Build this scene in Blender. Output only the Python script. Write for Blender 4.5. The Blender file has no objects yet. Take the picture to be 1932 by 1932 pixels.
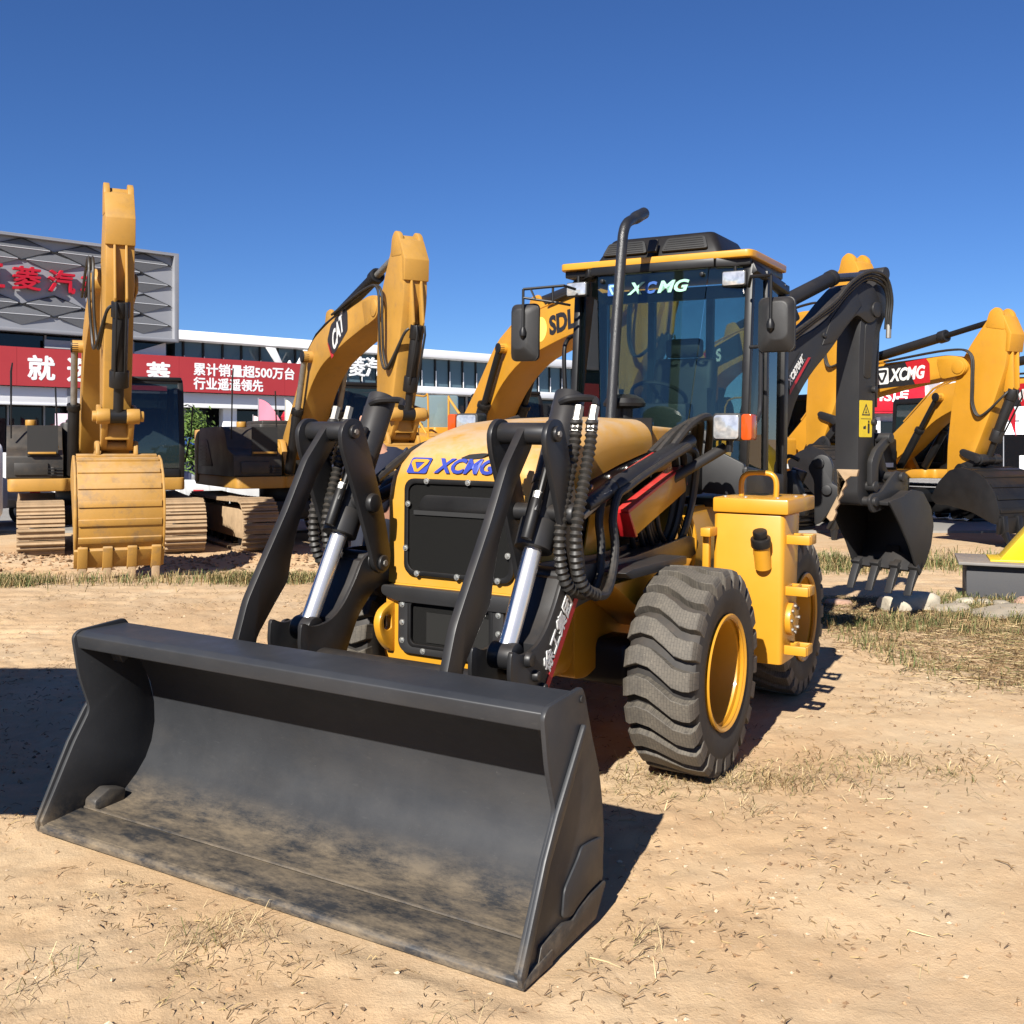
import bpy, bmesh, math, random
import numpy as np
from mathutils import Matrix, Vector, noise as mnoise
random.seed(7)
rng = np.random.default_rng(11)
S = bpy.context.scene
COL = S.collection
R = math.radians

# ------------------------------------------------------------------ camera, sky, sun, exposure
H = 1.7436
cam_d = bpy.data.cameras.new('camera')
cam = bpy.data.objects.new('camera', cam_d); COL.objects.link(cam)
cam_d.sensor_fit = 'HORIZONTAL'; cam_d.sensor_width = 36.0
cam_d.lens = 36.0 * 1934 / 1932
cam_d.shift_y = -(966 - 845) / 1932
cam_d.clip_start = 0.05; cam_d.clip_end = 3000
cam.location = (0, 0, H); cam.rotation_euler = (R(90), 0, 0)
S.camera = cam

SUN = Vector((0.47, 1.10, -0.86)).normalized()        # the way the light travels
W = bpy.data.worlds.new('World'); S.world = W; W.use_nodes = True
nt = W.node_tree
bg = nt.nodes['Background']
sky = nt.nodes.new('ShaderNodeTexSky'); sky.sky_type = 'NISHITA'; sky.sun_disc = False
sky.sun_elevation = math.asin(-SUN.z)
sky.sun_rotation = math.atan2(-SUN.x, -SUN.y)
sky.altitude = 1500; sky.air_density = 1.0; sky.dust_density = 0.12; sky.ozone_density = 10.0
hs = nt.nodes.new('ShaderNodeHueSaturation'); hs.inputs['Saturation'].default_value = 1.05; hs.inputs['Hue'].default_value = .506
nt.links.new(sky.outputs[0], hs.inputs['Color']); nt.links.new(hs.outputs[0], bg.inputs[0]); bg.inputs[1].default_value = 0.055
sl = bpy.data.lights.new('sun', 'SUN'); sl.energy = 5.0; sl.angle = R(0.53); sl.color = (1.0, 0.955, 0.88)
so = bpy.data.objects.new('sun', sl); COL.objects.link(so)
so.rotation_euler = SUN.to_track_quat('-Z', 'Y').to_euler(); so.location = (-10, -25, 20)
S.view_settings.view_transform = 'Standard'; S.view_settings.look = 'None'
S.view_settings.exposure = 1.0; S.view_settings.gamma = 1.0; S.view_settings.use_curve_mapping = False
try:
    S.cycles.max_bounces = 8; S.cycles.transparent_max_bounces = 16; S.cycles.caustics_reflective = False; S.cycles.caustics_refractive = False
except Exception: pass

# ------------------------------------------------------------------ materials
def new_mat(name):
    m = bpy.data.materials.new(name); m.use_nodes = True
    return m, m.node_tree, m.node_tree.nodes['Principled BSDF']
def N(nt, t, **kw):
    n = nt.nodes.new(t)
    for k, v in kw.items(): setattr(n, k, v)
    return n
def mixc(nt, fac, a, b, mode='MIX'):
    n = N(nt, 'ShaderNodeMix', data_type='RGBA', blend_type=mode)
    for s, v in ((n.inputs[0], fac), (n.inputs[6], a), (n.inputs[7], b)):
        if hasattr(v, 'links'): nt.links.new(v, s)
        elif isinstance(v, (int, float)): s.default_value = v
        else: s.default_value = (*v[:3], 1)
    return n.outputs[2]
def mrange(nt, v, a, b, c=0., d=1.):
    n = N(nt, 'ShaderNodeMapRange'); nt.links.new(v, n.inputs[0])
    for i, x in enumerate((a, b, c, d)): n.inputs[i + 1].default_value = x
    return n.outputs[0]
def mathn(nt, op, a, b):
    n = N(nt, 'ShaderNodeMath', operation=op)
    for s, v in ((n.inputs[0], a), (n.inputs[1], b)):
        if hasattr(v, 'links'): nt.links.new(v, s)
        else: s.default_value = v
    return n.outputs[0]
def noise(nt, vec, scale, detail=4, rough=.6):
    n = N(nt, 'ShaderNodeTexNoise'); n.inputs['Scale'].default_value = scale
    n.inputs['Detail'].default_value = detail; n.inputs['Roughness'].default_value = rough
    if vec is not None: nt.links.new(vec, n.inputs['Vector'])
    return n.outputs[0]
def bump(nt, b, h, strength=.2, dist=.01):
    n = N(nt, 'ShaderNodeBump'); n.inputs['Strength'].default_value = strength; n.inputs['Distance'].default_value = dist
    nt.links.new(h, n.inputs['Height']); nt.links.new(n.outputs[0], b.inputs['Normal'])
def objvec(nt, stretch=None):
    tc = N(nt, 'ShaderNodeTexCoord').outputs['Object']
    if stretch:
        mp = N(nt, 'ShaderNodeMapping'); mp.inputs['Scale'].default_value = stretch; nt.links.new(tc, mp.inputs[0]); return mp.outputs[0]
    return tc
DUST = (.40, .27, .15)
def paint(name, col, rough=.42, var=.12, scale=3.5, dust=.0, metal=0., coat=0., bmp=.0, grime=0., spec=.5):
    m, nt, b = new_mat(name); v = objvec(nt)
    n1 = noise(nt, v, scale, 5); n2 = noise(nt, v, scale * 14, 3)
    c = mixc(nt, mrange(nt, n1, .3, .7), [x * (1 - var) for x in col], [min(1, x * (1 + var * .6)) for x in col])
    c = mixc(nt, mrange(nt, n2, .35, .75, 0, var), c, [x * .8 for x in col])
    if grime:
        n3 = noise(nt, v, scale * 3.2, 6, .7)
        c = mixc(nt, mrange(nt, n3, .52, .72, 0, grime), c, (.12, .085, .055))
    rg = mrange(nt, n1, .25, .75, rough * .85, rough * 1.25)
    if dust:
        g = N(nt, 'ShaderNodeNewGeometry'); sx = N(nt, 'ShaderNodeSeparateXYZ'); nt.links.new(g.outputs['Normal'], sx.inputs[0])
        up = mrange(nt, sx.outputs[2], .1, .95, .12, 1)
        f = mathn(nt, 'MULTIPLY', mathn(nt, 'MULTIPLY', up, mrange(nt, noise(nt, v, scale * 2.3, 7, .72), .3, .75)), dust)
        c = mixc(nt, f, c, DUST)
        rg = mathn(nt, 'ADD', rg, mathn(nt, 'MULTIPLY', f, .4))
    nt.links.new(c, b.inputs['Base Color']); nt.links.new(rg, b.inputs['Roughness'])
    b.inputs['Metallic'].default_value = metal; b.inputs['Coat Weight'].default_value = coat; b.inputs['Coat Roughness'].default_value = .12
    b.inputs['Specular IOR Level'].default_value = spec
    if bmp: bump(nt, b, noise(nt, v, scale * 22, 3), bmp, .004)
    return m
def flat(name, col, rough=.5, metal=0., emit=0, spec=.5):
    m, nt, b = new_mat(name)
    v = objvec(nt); n1 = noise(nt, v, 9, 4)
    c = mixc(nt, mrange(nt, n1, .3, .7), [x * .93 for x in col], [min(1, x * 1.04) for x in col])
    nt.links.new(c, b.inputs['Base Color']); b.inputs['Roughness'].default_value = rough; b.inputs['Metallic'].default_value = metal
    b.inputs['Specular IOR Level'].default_value = spec
    return m
def glass(name, tint=(.55, .64, .62), refl=.9, rough=.01, base=None):
    m = bpy.data.materials.new(name); m.use_nodes = True; nt = m.node_tree
    nt.nodes.remove(nt.nodes['Principled BSDF']); out = nt.nodes['Material Output']
    tr = N(nt, 'ShaderNodeBsdfTransparent'); tr.inputs[0].default_value = (*tint, 1)
    gl = N(nt, 'ShaderNodeBsdfGlossy'); gl.inputs['Roughness'].default_value = rough; gl.inputs[0].default_value = (refl, refl, refl, 1)
    fr = N(nt, 'ShaderNodeFresnel'); fr.inputs[0].default_value = 1.6
    mx = N(nt, 'ShaderNodeMixShader'); nt.links.new(fr.outputs[0], mx.inputs[0])
    src = tr.outputs[0]
    if base:
        df = N(nt, 'ShaderNodeBsdfDiffuse'); df.inputs[0].default_value = (*base[:3], 1)
        m2 = N(nt, 'ShaderNodeMixShader'); m2.inputs[0].default_value = base[3]
        nt.links.new(tr.outputs[0], m2.inputs[1]); nt.links.new(df.outputs[0], m2.inputs[2]); src = m2.outputs[0]
    nt.links.new(src, mx.inputs[1]); nt.links.new(gl.outputs[0], mx.inputs[2]); nt.links.new(mx.outputs[0], out.inputs[0])
    return m

MUDB = paint('muddy_bucket_yellow', (.37, .192, .030), .6, .15, 1.3, dust=.9, grime=.75, bmp=.25)
YEL = paint('loader_yellow', (.49, .232, .013), .40, .06, 2.2, dust=.10, coat=.25)
CATY = paint('weathered_yellow', (.37, .192, .030), .48, .12, 1.6, dust=.35, grime=.3)
XCY = paint('bright_yellow', (.46, .215, .015), .42, .08, 1.4, dust=.2, grime=.12)
GREY = paint('grey_paint', (.0125, .0128, .0140), .40, .14, 3.0, dust=.06, spec=.42)
GREY2 = paint('backhoe_grey', (.0185, .0188, .0200), .45, .12, 2.4, dust=.07, spec=.35)
BLK = paint('black_paint', (.007, .007, .0075), .42, .2, 4, dust=.03, spec=.35)
PLAS = paint('black_plastic', (.015, .0148, .0148), .55, .2, 6, dust=.05, bmp=.15)
CABG = paint('cab_grey', (.0125, .0125, .0135), .45, .1, 3, dust=.03, spec=.4)
PANEL = paint('side_panel_dark', (.024, .0225, .020), .5, .15, 2.5, dust=.14, grime=.2)
STEEL = paint('worn_steel', (.24, .23, .21), .38, .2, 9, dust=.3, metal=.6)
CHROME = flat('chrome', (.74, .72, .69), .24, .72)
BOLT = flat('zinc_bolt', (.72, .72, .68), .3, .85)
RUB = paint('hose_rubber', (.013, .0128, .012), .5, .2, 20, dust=.10)
RED = paint('red_paint', (.46, .010, .016), .4, .08, 4, dust=.22, coat=.2)
MUDST = paint('muddy_steel', (.34, .235, .135), .75, .25, 5, dust=.6, grime=.35, bmp=.3)
TAN = paint('tan_counterweight', (.36, .20, .06), .5, .08, 1.5, dust=.4)
DARKIN = flat('dark_interior', (.012, .012, .012), .7)
WHT = flat('white_panel', (.80, .80, .80), .5)
BLUE = flat('logo_blue', (.022, .042, .27), .4)
MINT = flat('logo_mint', (.26, .50, .38), .4)
NAVYB = flat('logo_navy', (.02, .08, .28), .4)
WHITE = flat('decal_white', (.62, .62, .60), .45)
DECB = flat('decal_black', (.014, .014, .016), .4)
DECR = flat('decal_red', (.36, .012, .018), .4)
DECY = flat('decal_yellow', (.62, .45, .02), .5)
AMBER = flat('amber_lens', (.42, .06, .008), .15)
GLASSC = glass('cab_glass', (.66, .76, .74), .9, .005, base=(.02, .035, .035, .08))
GLASSX = glass('excavator_glass', (.30, .36, .37), .9, .02, base=(.03, .05, .055, .4))
BGLASS = glass('facade_glass', (.10, .13, .15), .9, .03, base=(.09, .14, .17, .85))
DGLASS = glass('showroom_glass', (.08, .09, .1), .8, .03, base=(.006, .007, .009, .9))

# ------------------------------------------------------------------ mesh builder
def rotm(e): 
    from mathutils import Euler
    return Euler([R(a) for a in e]).to_matrix()
class MB:
    def __init__(s): s.v = []; s.f = []
    def add(s, vs, fs):
        o = len(s.v); s.v += [tuple(p) for p in vs]; s.f += [tuple(i + o for i in f) for f in fs]; return s
    def box(s, c, d, rot=None, top=None):
        hx, hy, hz = d[0] / 2, d[1] / 2, d[2] / 2
        t = top or (1, 1)
        vs = [(-hx, -hy, -hz), (hx, -hy, -hz), (hx, hy, -hz), (-hx, hy, -hz), (-hx * t[0], -hy * t[1], hz), (hx * t[0], -hy * t[1], hz), (hx * t[0], hy * t[1], hz), (-hx * t[0], hy * t[1], hz)]
        m = rotm(rot) if rot else Matrix.Identity(3)
        return s.add([m @ Vector(p) + Vector(c) for p in vs], [(3, 2, 1, 0), (4, 5, 6, 7), (0, 1, 5, 4), (1, 2, 6, 5), (2, 3, 7, 6), (3, 0, 4, 7)])
    def prism(s, pts, a, b, ax='y', b_pts=None):
        def m(p, t): return {'y': (p[0], t, p[1]), 'x': (t, p[0], p[1]), 'z': (p[0], p[1], t)}[ax]
        n = len(pts); q = b_pts or pts
        return s.add([m(p, a) for p in pts] + [m(p, b) for p in q], [tuple(range(n - 1, -1, -1)), tuple(range(n, 2 * n))] + [(i, (i + 1) % n, n + (i + 1) % n, n + i) for i in range(n)])
    def ring(s, o, i_, a, b, ax='y'):
        def m(p, t): return {'y': (p[0], t, p[1]), 'x': (t, p[0], p[1]), 'z': (p[0], p[1], t)}[ax]
        n = len(o)
        vs = [m(p, a) for p in o] + [m(p, a) for p in i_] + [m(p, b) for p in o] + [m(p, b) for p in i_]
        fs = []
        for k in range(n):
            j = (k + 1) % n
            fs += [(k, j, n + j, n + k), (2 * n + k, 3 * n + k, 3 * n + j, 2 * n + j), (k, 2 * n + k, 2 * n + j, j), (n + k, n + j, 3 * n + j, 3 * n + k)]
        return s.add(vs, fs)
    def tube(s, pts, r, n=10, cap=True):
        P = [Vector(p) for p in pts]; k = len(P); rs = r if isinstance(r, (list, tuple)) else [r] * k
        T = []
        for i in range(k):
            t = (P[min(i + 1, k - 1)] - P[max(i - 1, 0)])
            T.append(t.normalized() if t.length > 1e-9 else Vector((0, 0, 1)))
        u = T[0].orthogonal().normalized(); vs = []
        for i in range(k):
            u = (u - T[i] * u.dot(T[i]));  u = u.normalized() if u.length > 1e-6 else T[i].orthogonal().normalized()
            w = T[i].cross(u)
            for j in range(n):
                a = 2 * math.pi * j / n; vs.append(P[i] + (u * math.cos(a) + w * math.sin(a)) * rs[i])
        fs = [(i * n + j, i * n + (j + 1) % n, (i + 1) * n + (j + 1) % n, (i + 1) * n + j) for i in range(k - 1) for j in range(n)]
        if cap: fs += [tuple(range(n - 1, -1, -1)), tuple((k - 1) * n + j for j in range(n))]
        return s.add(vs, fs)
    def cyl(s, p0, p1, r0, r1=None, n=20): return s.tube([p0, p1], [r0, r0 if r1 is None else r1], n)
    def lathe(s, prof, o=(0, 0, 0), ax='y', n=36, close=False, caps=True):
        def m(r, h, a):
            c, d = r * math.cos(a), r * math.sin(a)
            p = {'y': (c, h, d), 'x': (h, c, d), 'z': (c, d, h)}[ax]
            return (p[0] + o[0], p[1] + o[1], p[2] + o[2])
        k = len(prof); vs = [m(r, h, 2 * math.pi * j / n) for r, h in prof for j in range(n)]
        fs = [(i * n + j, i * n + (j + 1) % n, (i + 1) * n + (j + 1) % n, (i + 1) * n + j) for i in range(k - 1) for j in range(n)]
        if close: fs += [((k - 1) * n + j, (k - 1) * n + (j + 1) % n, (j + 1) % n, j) for j in range(n)]
        elif caps: fs += [tuple(range(n - 1, -1, -1)), tuple((k - 1) * n + j for j in range(n))]
        return s.add(vs, fs)
    def mesh(s, name, mat, bevel=0, seg=2, angle=32, tri=False):
        me = bpy.data.meshes.new(name); me.from_pydata(s.v, [], s.f)
        bm = bmesh.new(); bm.from_mesh(me)
        bmesh.ops.recalc_face_normals(bm, faces=bm.faces)
        if bevel:
            es = [e for e in bm.edges if len(e.link_faces) == 2 and e.calc_face_angle(0) > R(28)]
            bmesh.ops.bevel(bm, geom=es, offset=bevel, segments=seg, profile=.5, affect='EDGES', clamp_overlap=True)
        bm.to_mesh(me); bm.free()
        for m in (mat if isinstance(mat, (list, tuple)) else [mat]): me.materials.append(m)
        me.polygons.foreach_set('use_smooth', [True] * len(me.polygons)); me.set_sharp_from_angle(angle=R(angle))
        return me
    def build(s, name, mat, parent=None, bevel=0, seg=2, angle=32, **props):
        return link(name, s.mesh(name, mat, bevel, seg, angle), parent, **props)
def link(name, me, parent=None, loc=None, rot=None, **props):
    o = bpy.data.objects.new(name, me); COL.objects.link(o)
    if parent: o.parent = parent
    if loc: o.location = loc
    if rot: o.rotation_euler = rot
    for k, v in props.items(): o[k] = v
    return o
def thing(name, label, category, loc=(0, 0, 0), yaw=0., group=None, mat=None):
    o = bpy.data.objects.new(name, None); COL.objects.link(o); o.empty_display_size = .3
    if mat is not None: o.matrix_world = mat
    else: o.location = loc; o.rotation_euler = (0, 0, R(yaw))
    o['label'] = label; o['category'] = category
    if group: o['group'] = group
    return o
def spl(pts, k=6):
    P = [Vector(p) for p in pts]; out = []
    for i in range(len(P) - 1):
        a, b, c, d = P[max(i - 1, 0)], P[i], P[i + 1], P[min(i + 2, len(P) - 1)]
        for j in range(k):
            t = j / k
            out.append(.5 * ((2 * b) + (-a + c) * t + (2 * a - 5 * b + 4 * c - d) * t * t + (-a + 3 * b - 3 * c + d) * t ** 3))
    out.append(P[-1]); return out
def rrect(w, h, r, k=4, c=(0, 0)):
    out = []
    for cx, cy, a0 in ((w / 2 - r, h / 2 - r, 0), (-w / 2 + r, h / 2 - r, 90), (-w / 2 + r, -h / 2 + r, 180), (w / 2 - r, -h / 2 + r, 270)):
        for i in range(k + 1):
            a = R(a0 + 90 * i / k); out.append((c[0] + cx + r * math.cos(a), c[1] + cy + r * math.sin(a)))
    return out
def rpoly(pts, r, k=3):
    """round the corners of a 2-D polygon"""
    n = len(pts); out = []
    rr = r if isinstance(r, (list, tuple)) else [r] * n
    for i in range(n):
        p = Vector(pts[i]); a = Vector(pts[i - 1]) - p; b = Vector(pts[(i + 1) % n]) - p
        d = min(rr[i], a.length * .45, b.length * .45)
        if d < 1e-4: out.append(tuple(p)); continue
        p0 = p + a.normalized() * d; p1 = p + b.normalized() * d
        for j in range(k + 1):
            t = j / k; q = p0 * (1 - t) ** 2 + p * 2 * t * (1 - t) + p1 * t * t; out.append((q.x, q.y))
    return out
def circ(c, r, n=20, a0=0, a1=360):
    m = n if a1 - a0 >= 360 else n + 1
    return [(c[0] + r * math.cos(R(a0 + (a1 - a0) * i / n)), c[1] + r * math.sin(R(a0 + (a1 - a0) * i / n))) for i in range(m)]
def xf(pts, ang, c, sc=1.):
    ca, sa = math.cos(R(ang)), math.sin(R(ang))
    return [(c[0] + sc * (x * ca - y * sa), c[1] + sc * (x * sa + y * ca)) for x, y in pts]

def text_mesh(body, w=None, h=None, bold=.0, shear=0., ext=.0, fat=0.):
    cu = bpy.data.curves.new('lettering', 'FONT'); cu.body = body; cu.size = 1; cu.offset = bold; cu.shear = shear; cu.extrude = .5; cu.resolution_u = 3
    cu.align_x = 'LEFT'
    ob = bpy.data.objects.new('lettering', cu); COL.objects.link(ob)
    dg = bpy.context.evaluated_depsgraph_get(); dg.update()
    me = bpy.data.meshes.new_from_object(ob.evaluated_get(dg))
    bpy.data.objects.remove(ob); bpy.data.curves.remove(cu)
    n = len(me.vertices); co = np.empty(n * 3); me.vertices.foreach_get('co', co); co = co.reshape(-1, 3)
    lo, hi = co.min(0), co.max(0); co -= (lo + hi) / 2
    sx = w / (hi[0] - lo[0]) if w else None; sy = h / (hi[1] - lo[1]) if h else None
    sx = sx or sy; sy = sy or sx
    co[:, 0] *= sx; co[:, 1] *= sy; co[:, 2] = np.sign(co[:, 2]) * max(ext, .0015)
    me.vertices.foreach_set('co', co.ravel()); me.update()
    if fat:   # thicker strokes: the outline laid again a little to each side, each layer a hair deeper
        t = MB(); fs = [tuple(q.vertices) for q in me.polygons]
        for k, (dx, dy) in enumerate(((0, 0), (1, 0), (-1, 0), (0, 1), (0, -1), (.7, .7), (-.7, .7), (.7, -.7), (-.7, -.7))):
            c2 = co.copy(); c2[:, 0] += dx * fat; c2[:, 1] += dy * fat; c2[:, 2] += np.sign(co[:, 2]) * k * .0004; t.add(c2.tolist(), fs)
        bpy.data.meshes.remove(me); me = bpy.data.meshes.new('lettering'); me.from_pydata(t.v, [], t.f)
    return me
def frame(o, right, up):
    r = Vector(right).normalized(); u = Vector(up); u = (u - r * u.dot(r)).normalized(); n = r.cross(u)
    m = Matrix((r, u, n)).transposed().to_4x4(); m.translation = Vector(o); return m
def lettering(body, o, right, up, mat, parent, w=None, h=None, bold=.02, shear=0., ext=.002, name='lettering', fat=0.):
    me = text_mesh(body, w, h, bold, shear, ext, fat); me.materials.clear(); me.materials.append(mat)
    ob = link(name, me, parent); ob.matrix_local = frame(o, right, up); return ob
def decal(polys, o, right, up, mat, parent, name='decal', t=.003):
    mb = MB()
    for p in (polys if isinstance(polys[0][0], (tuple, list)) else [polys]): mb.prism(p, 0, t, 'z')
    ob = mb.build(name, mat, parent); ob.matrix_local = frame(o, right, up); return ob
def copy_tree(o, parent=None):
    c = o.copy(); COL.objects.link(c)
    if parent: c.parent = parent
    for ch in list(o.children): copy_tree(ch, c)
    return c
# ------------------------------------------------------------------ the backhoe loader (local frame: X ahead, Y its left, Z up)
MR = ((-.50796, .86132, .01005), (-.86134, -.50779, -.01553), (-.00827, -.01655, .99983))
ML = Vector((.12987, 5.69335, .08858))
LM = Matrix(MR).to_4x4(); LM.translation = ML
LD = thing('backhoe_loader', 'yellow backhoe loader with wide grey front bucket on the sandy ground', 'backhoe loader', mat=LM)

# ---- front bucket
def bucket_mat():
    m, nt, b = new_mat('bucket_steel'); v = objvec(nt); sx = N(nt, 'ShaderNodeSeparateXYZ'); nt.links.new(v, sx.inputs[0])
    vs = objvec(nt, (1, .35, 1))
    c = mixc(nt, mrange(nt, noise(nt, v, 2.2, 5), .3, .7), (.0215, .023, .0262), (.031, .0325, .036))
    c = mixc(nt, mrange(nt, noise(nt, vs, 60, 3), .62, .8, 0, .3), c, (.06, .06, .06))
    c = mixc(nt, mrange(nt, noise(nt, v, 160, 2), .74, .8, 0, .5), c, (.2, .185, .16))
    low = mathn(nt, 'POWER', mrange(nt, sx.outputs[2], .17, .04), 1.5)
    f = mathn(nt, 'MULTIPLY', low, mrange(nt, noise(nt, vs, 9, 10, .8), .40, .62))
    c = mixc(nt, mathn(nt, 'MULTIPLY', f, .78), c, (.235, .18, .115))
    hi = mrange(nt, noise(nt, vs, 2.1, 6, .7), .5, .75, 0, .10)
    c = mixc(nt, hi, c, (.14, .115, .085))
    nt.links.new(c, b.inputs['Base Color'])
    nt.links.new(mathn(nt, 'ADD', mathn(nt, 'MULTIPLY', f, .35), mrange(nt, noise(nt, v, 6, 4), .3, .7, .40, .55)), b.inputs['Roughness'])
    b.inputs['Specular IOR Level'].default_value = .36; bump(nt, b, noise(nt, vs, 45, 4), .12, .003); return m
BKT = bucket_mat()
inner = [(2.20, .034), (2.02, .040), (1.86, .048), (1.79, .068), (1.725, .122), (1.672, .185), (1.636, .26), (1.618, .35), (1.622, .45), (1.645, .55), (1.70, .655), (1.78, .735), (1.87, .775), (2.035, .788)]
outer = []
for i, p in enumerate(inner):
    a = Vector(inner[max(i - 1, 0)]); c = Vector(inner[min(i + 1, len(inner) - 1)]); t = (c - a).normalized(); nrm = Vector((-t.y, t.x))
    q = Vector(p) - nrm * .014 if i not in (0,) else Vector(p) - nrm * .014
    outer.append((q.x, q.y))
mb = MB(); mb.prism(inner + outer[::-1], -1.165, 1.165)
bucket = mb.build('bucket', BKT, LD, angle=50, label='wide grey front bucket with dusty floor')
MB().prism(rpoly([(1.775, .812), (1.80, .848), (2.03, .848), (2.062, .832), (2.05, .772), (2.028, .768), (2.02, .80), (1.80, .80)], .006), -1.163, 1.163).build('top_lip', BKT, bucket, bevel=.004)
MB().prism([(2.224, .012), (2.224, .034), (2.212, .044), (2.03, .062), (2.03, .012)], -1.202, 1.202).build('cutting_edge', BKT, bucket, bevel=.004)
side = rpoly([(2.075, .825), (2.045, .852), (1.80, .868), (1.778, .835), (1.72, .68), (1.664, .555), (1.632, .44), (1.612, .30), (1.622, .125), (1.70, .032), (2.04, .014), (2.210, .014), (2.226, .06), (2.065, .365), (1.985, .49), (2.043, .645)], [.02, .02, .04, .03, .03, .03, .05, .05, .03, .03, .01, .0, .0, .02, .03, .05])
rein = [(1.797, .735), (1.812, .742), (1.825, .725), (2.005, .492), (2.085, .367), (2.238, .06), (2.228, .02), (2.208, .02), (2.05, .345), (1.955, .475), (1.80, .70)]
wear = rpoly([(1.622, .125), (1.70, .028), (2.03, .016), (2.13, .022), (2.10, .098), (2.033, .103), (1.945, .109), (1.879, .092), (1.833, .112), (1.745, .128), (1.63, .135)], .008)
for sgn in (-1, 1):
    sp = MB().prism(side, 1.165 * sgn, 1.183 * sgn).build('side_plate', BKT, bucket, bevel=.003)
    MB().prism(rein, 1.183 * sgn, 1.201 * sgn).build('side_cutter', BKT, bucket, bevel=.005)
    MB().prism(wear, 1.183 * sgn, 1.197 * sgn).build('wear_plate', BKT, bucket, bevel=.004)
    MB().prism(rpoly([(1.645, .30), (1.733, .312), (1.806, .318), (1.837, .286), (1.934, .216), (1.947, .124), (1.879, .104), (1.833, .122), (1.745, .140), (1.635, .148)], .018), 1.183 * sgn, 1.193 * sgn).build('wear_plate', BKT, bucket, bevel=.004)
    MB().cyl((1.805, 1.16 * sgn, .825), (1.805, 1.187 * sgn, .825), .013, n=14).build('hole_shade_disc', DARKIN, bucket)  # dark disc coloured like the shade in a lifting hole; plate is uncut
    MB().prism([(2.02, .05), (2.015, .10), (1.94, .135), (1.85, .11), (1.86, .05)], 1.09 * sgn, 1.166 * sgn).build('corner_block', BKT, bucket, bevel=.012)
    MB().box((1.86, 1.10 * sgn, .735), (.10, .07, .05), (0, 30, 0)).build('lip_gusset', BKT, bucket, bevel=.008)
    MB().tube([(2.018, -1.16 * sgn, .062), (2.018, 0, .063)], .006, 6).build('weld_seam', BKT, bucket)
    for dy in (-.085, .085):
        MB().prism(rpoly([(1.60, .78), (1.71, .775), (1.675, .67), (1.612, .53), (1.595, .36), (1.50, .42), (1.46, .52), (1.52, .72)], .02), .55 * sgn + dy - .012, .55 * sgn + dy + .012).build('hinge_ear', GREY, bucket, bevel=.003)

# ---- loader arms, tilt levers, links, cylinders
arm = rpoly([(1.40, .86), (1.32, .822), (1.2, .832), (1.11, .89), (1.02, 1.0), (.95, 1.12), (.82, 1.14), (.2, 1.12), (-.6, 1.16), (-.75, 1.12), (-.70, 1.04), (.1, 1.0), (.65, .97), (.86, .95), (.99, .83), (1.06, .70), (1.12, .58), (1.22, .48), (1.38, .40), (1.50, .36), (1.57, .42), (1.53, .5), (1.42, .56), (1.37, .65), (1.41, .74)], [.03, .05, .06, .08, .08, .06, .05, .05, .04, .05, .05, .05, .1, .06, .06, .05, .05, .05, .05, .05, .06, .05, .05, .05, .04])
lever = rpoly([(1.015, 1.735), (1.05, 1.795), (1.14, 1.80), (1.195, 1.745), (1.185, 1.66), (1.075, 1.42), (.955, 1.13), (.935, 1.06), (.875, 1.02), (.81, 1.05), (.80, 1.12), (.865, 1.35), (.93, 1.53)], [.03, .05, .05, .05, .05, .08, .05, .04, .05, .05, .05, .05, .08])
lk = rpoly([(1.06, 1.76), (1.115, 1.79), (1.16, 1.745), (1.29, 1.60), (1.42, 1.37), (1.59, 1.105), (1.665, .985), (1.73, .80), (1.72, .66), (1.66, .60), (1.60, .64), (1.62, .80), (1.50, .945), (1.405, 1.05), (1.395, 1.13), (1.345, 1.30), (1.215, 1.52), (1.08, 1.68)], [.03, .03, .03, .03, .03, .03, .03, .03, .05, .05, .05, .05, .06, .06, .06, .05, .03, .03])
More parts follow.
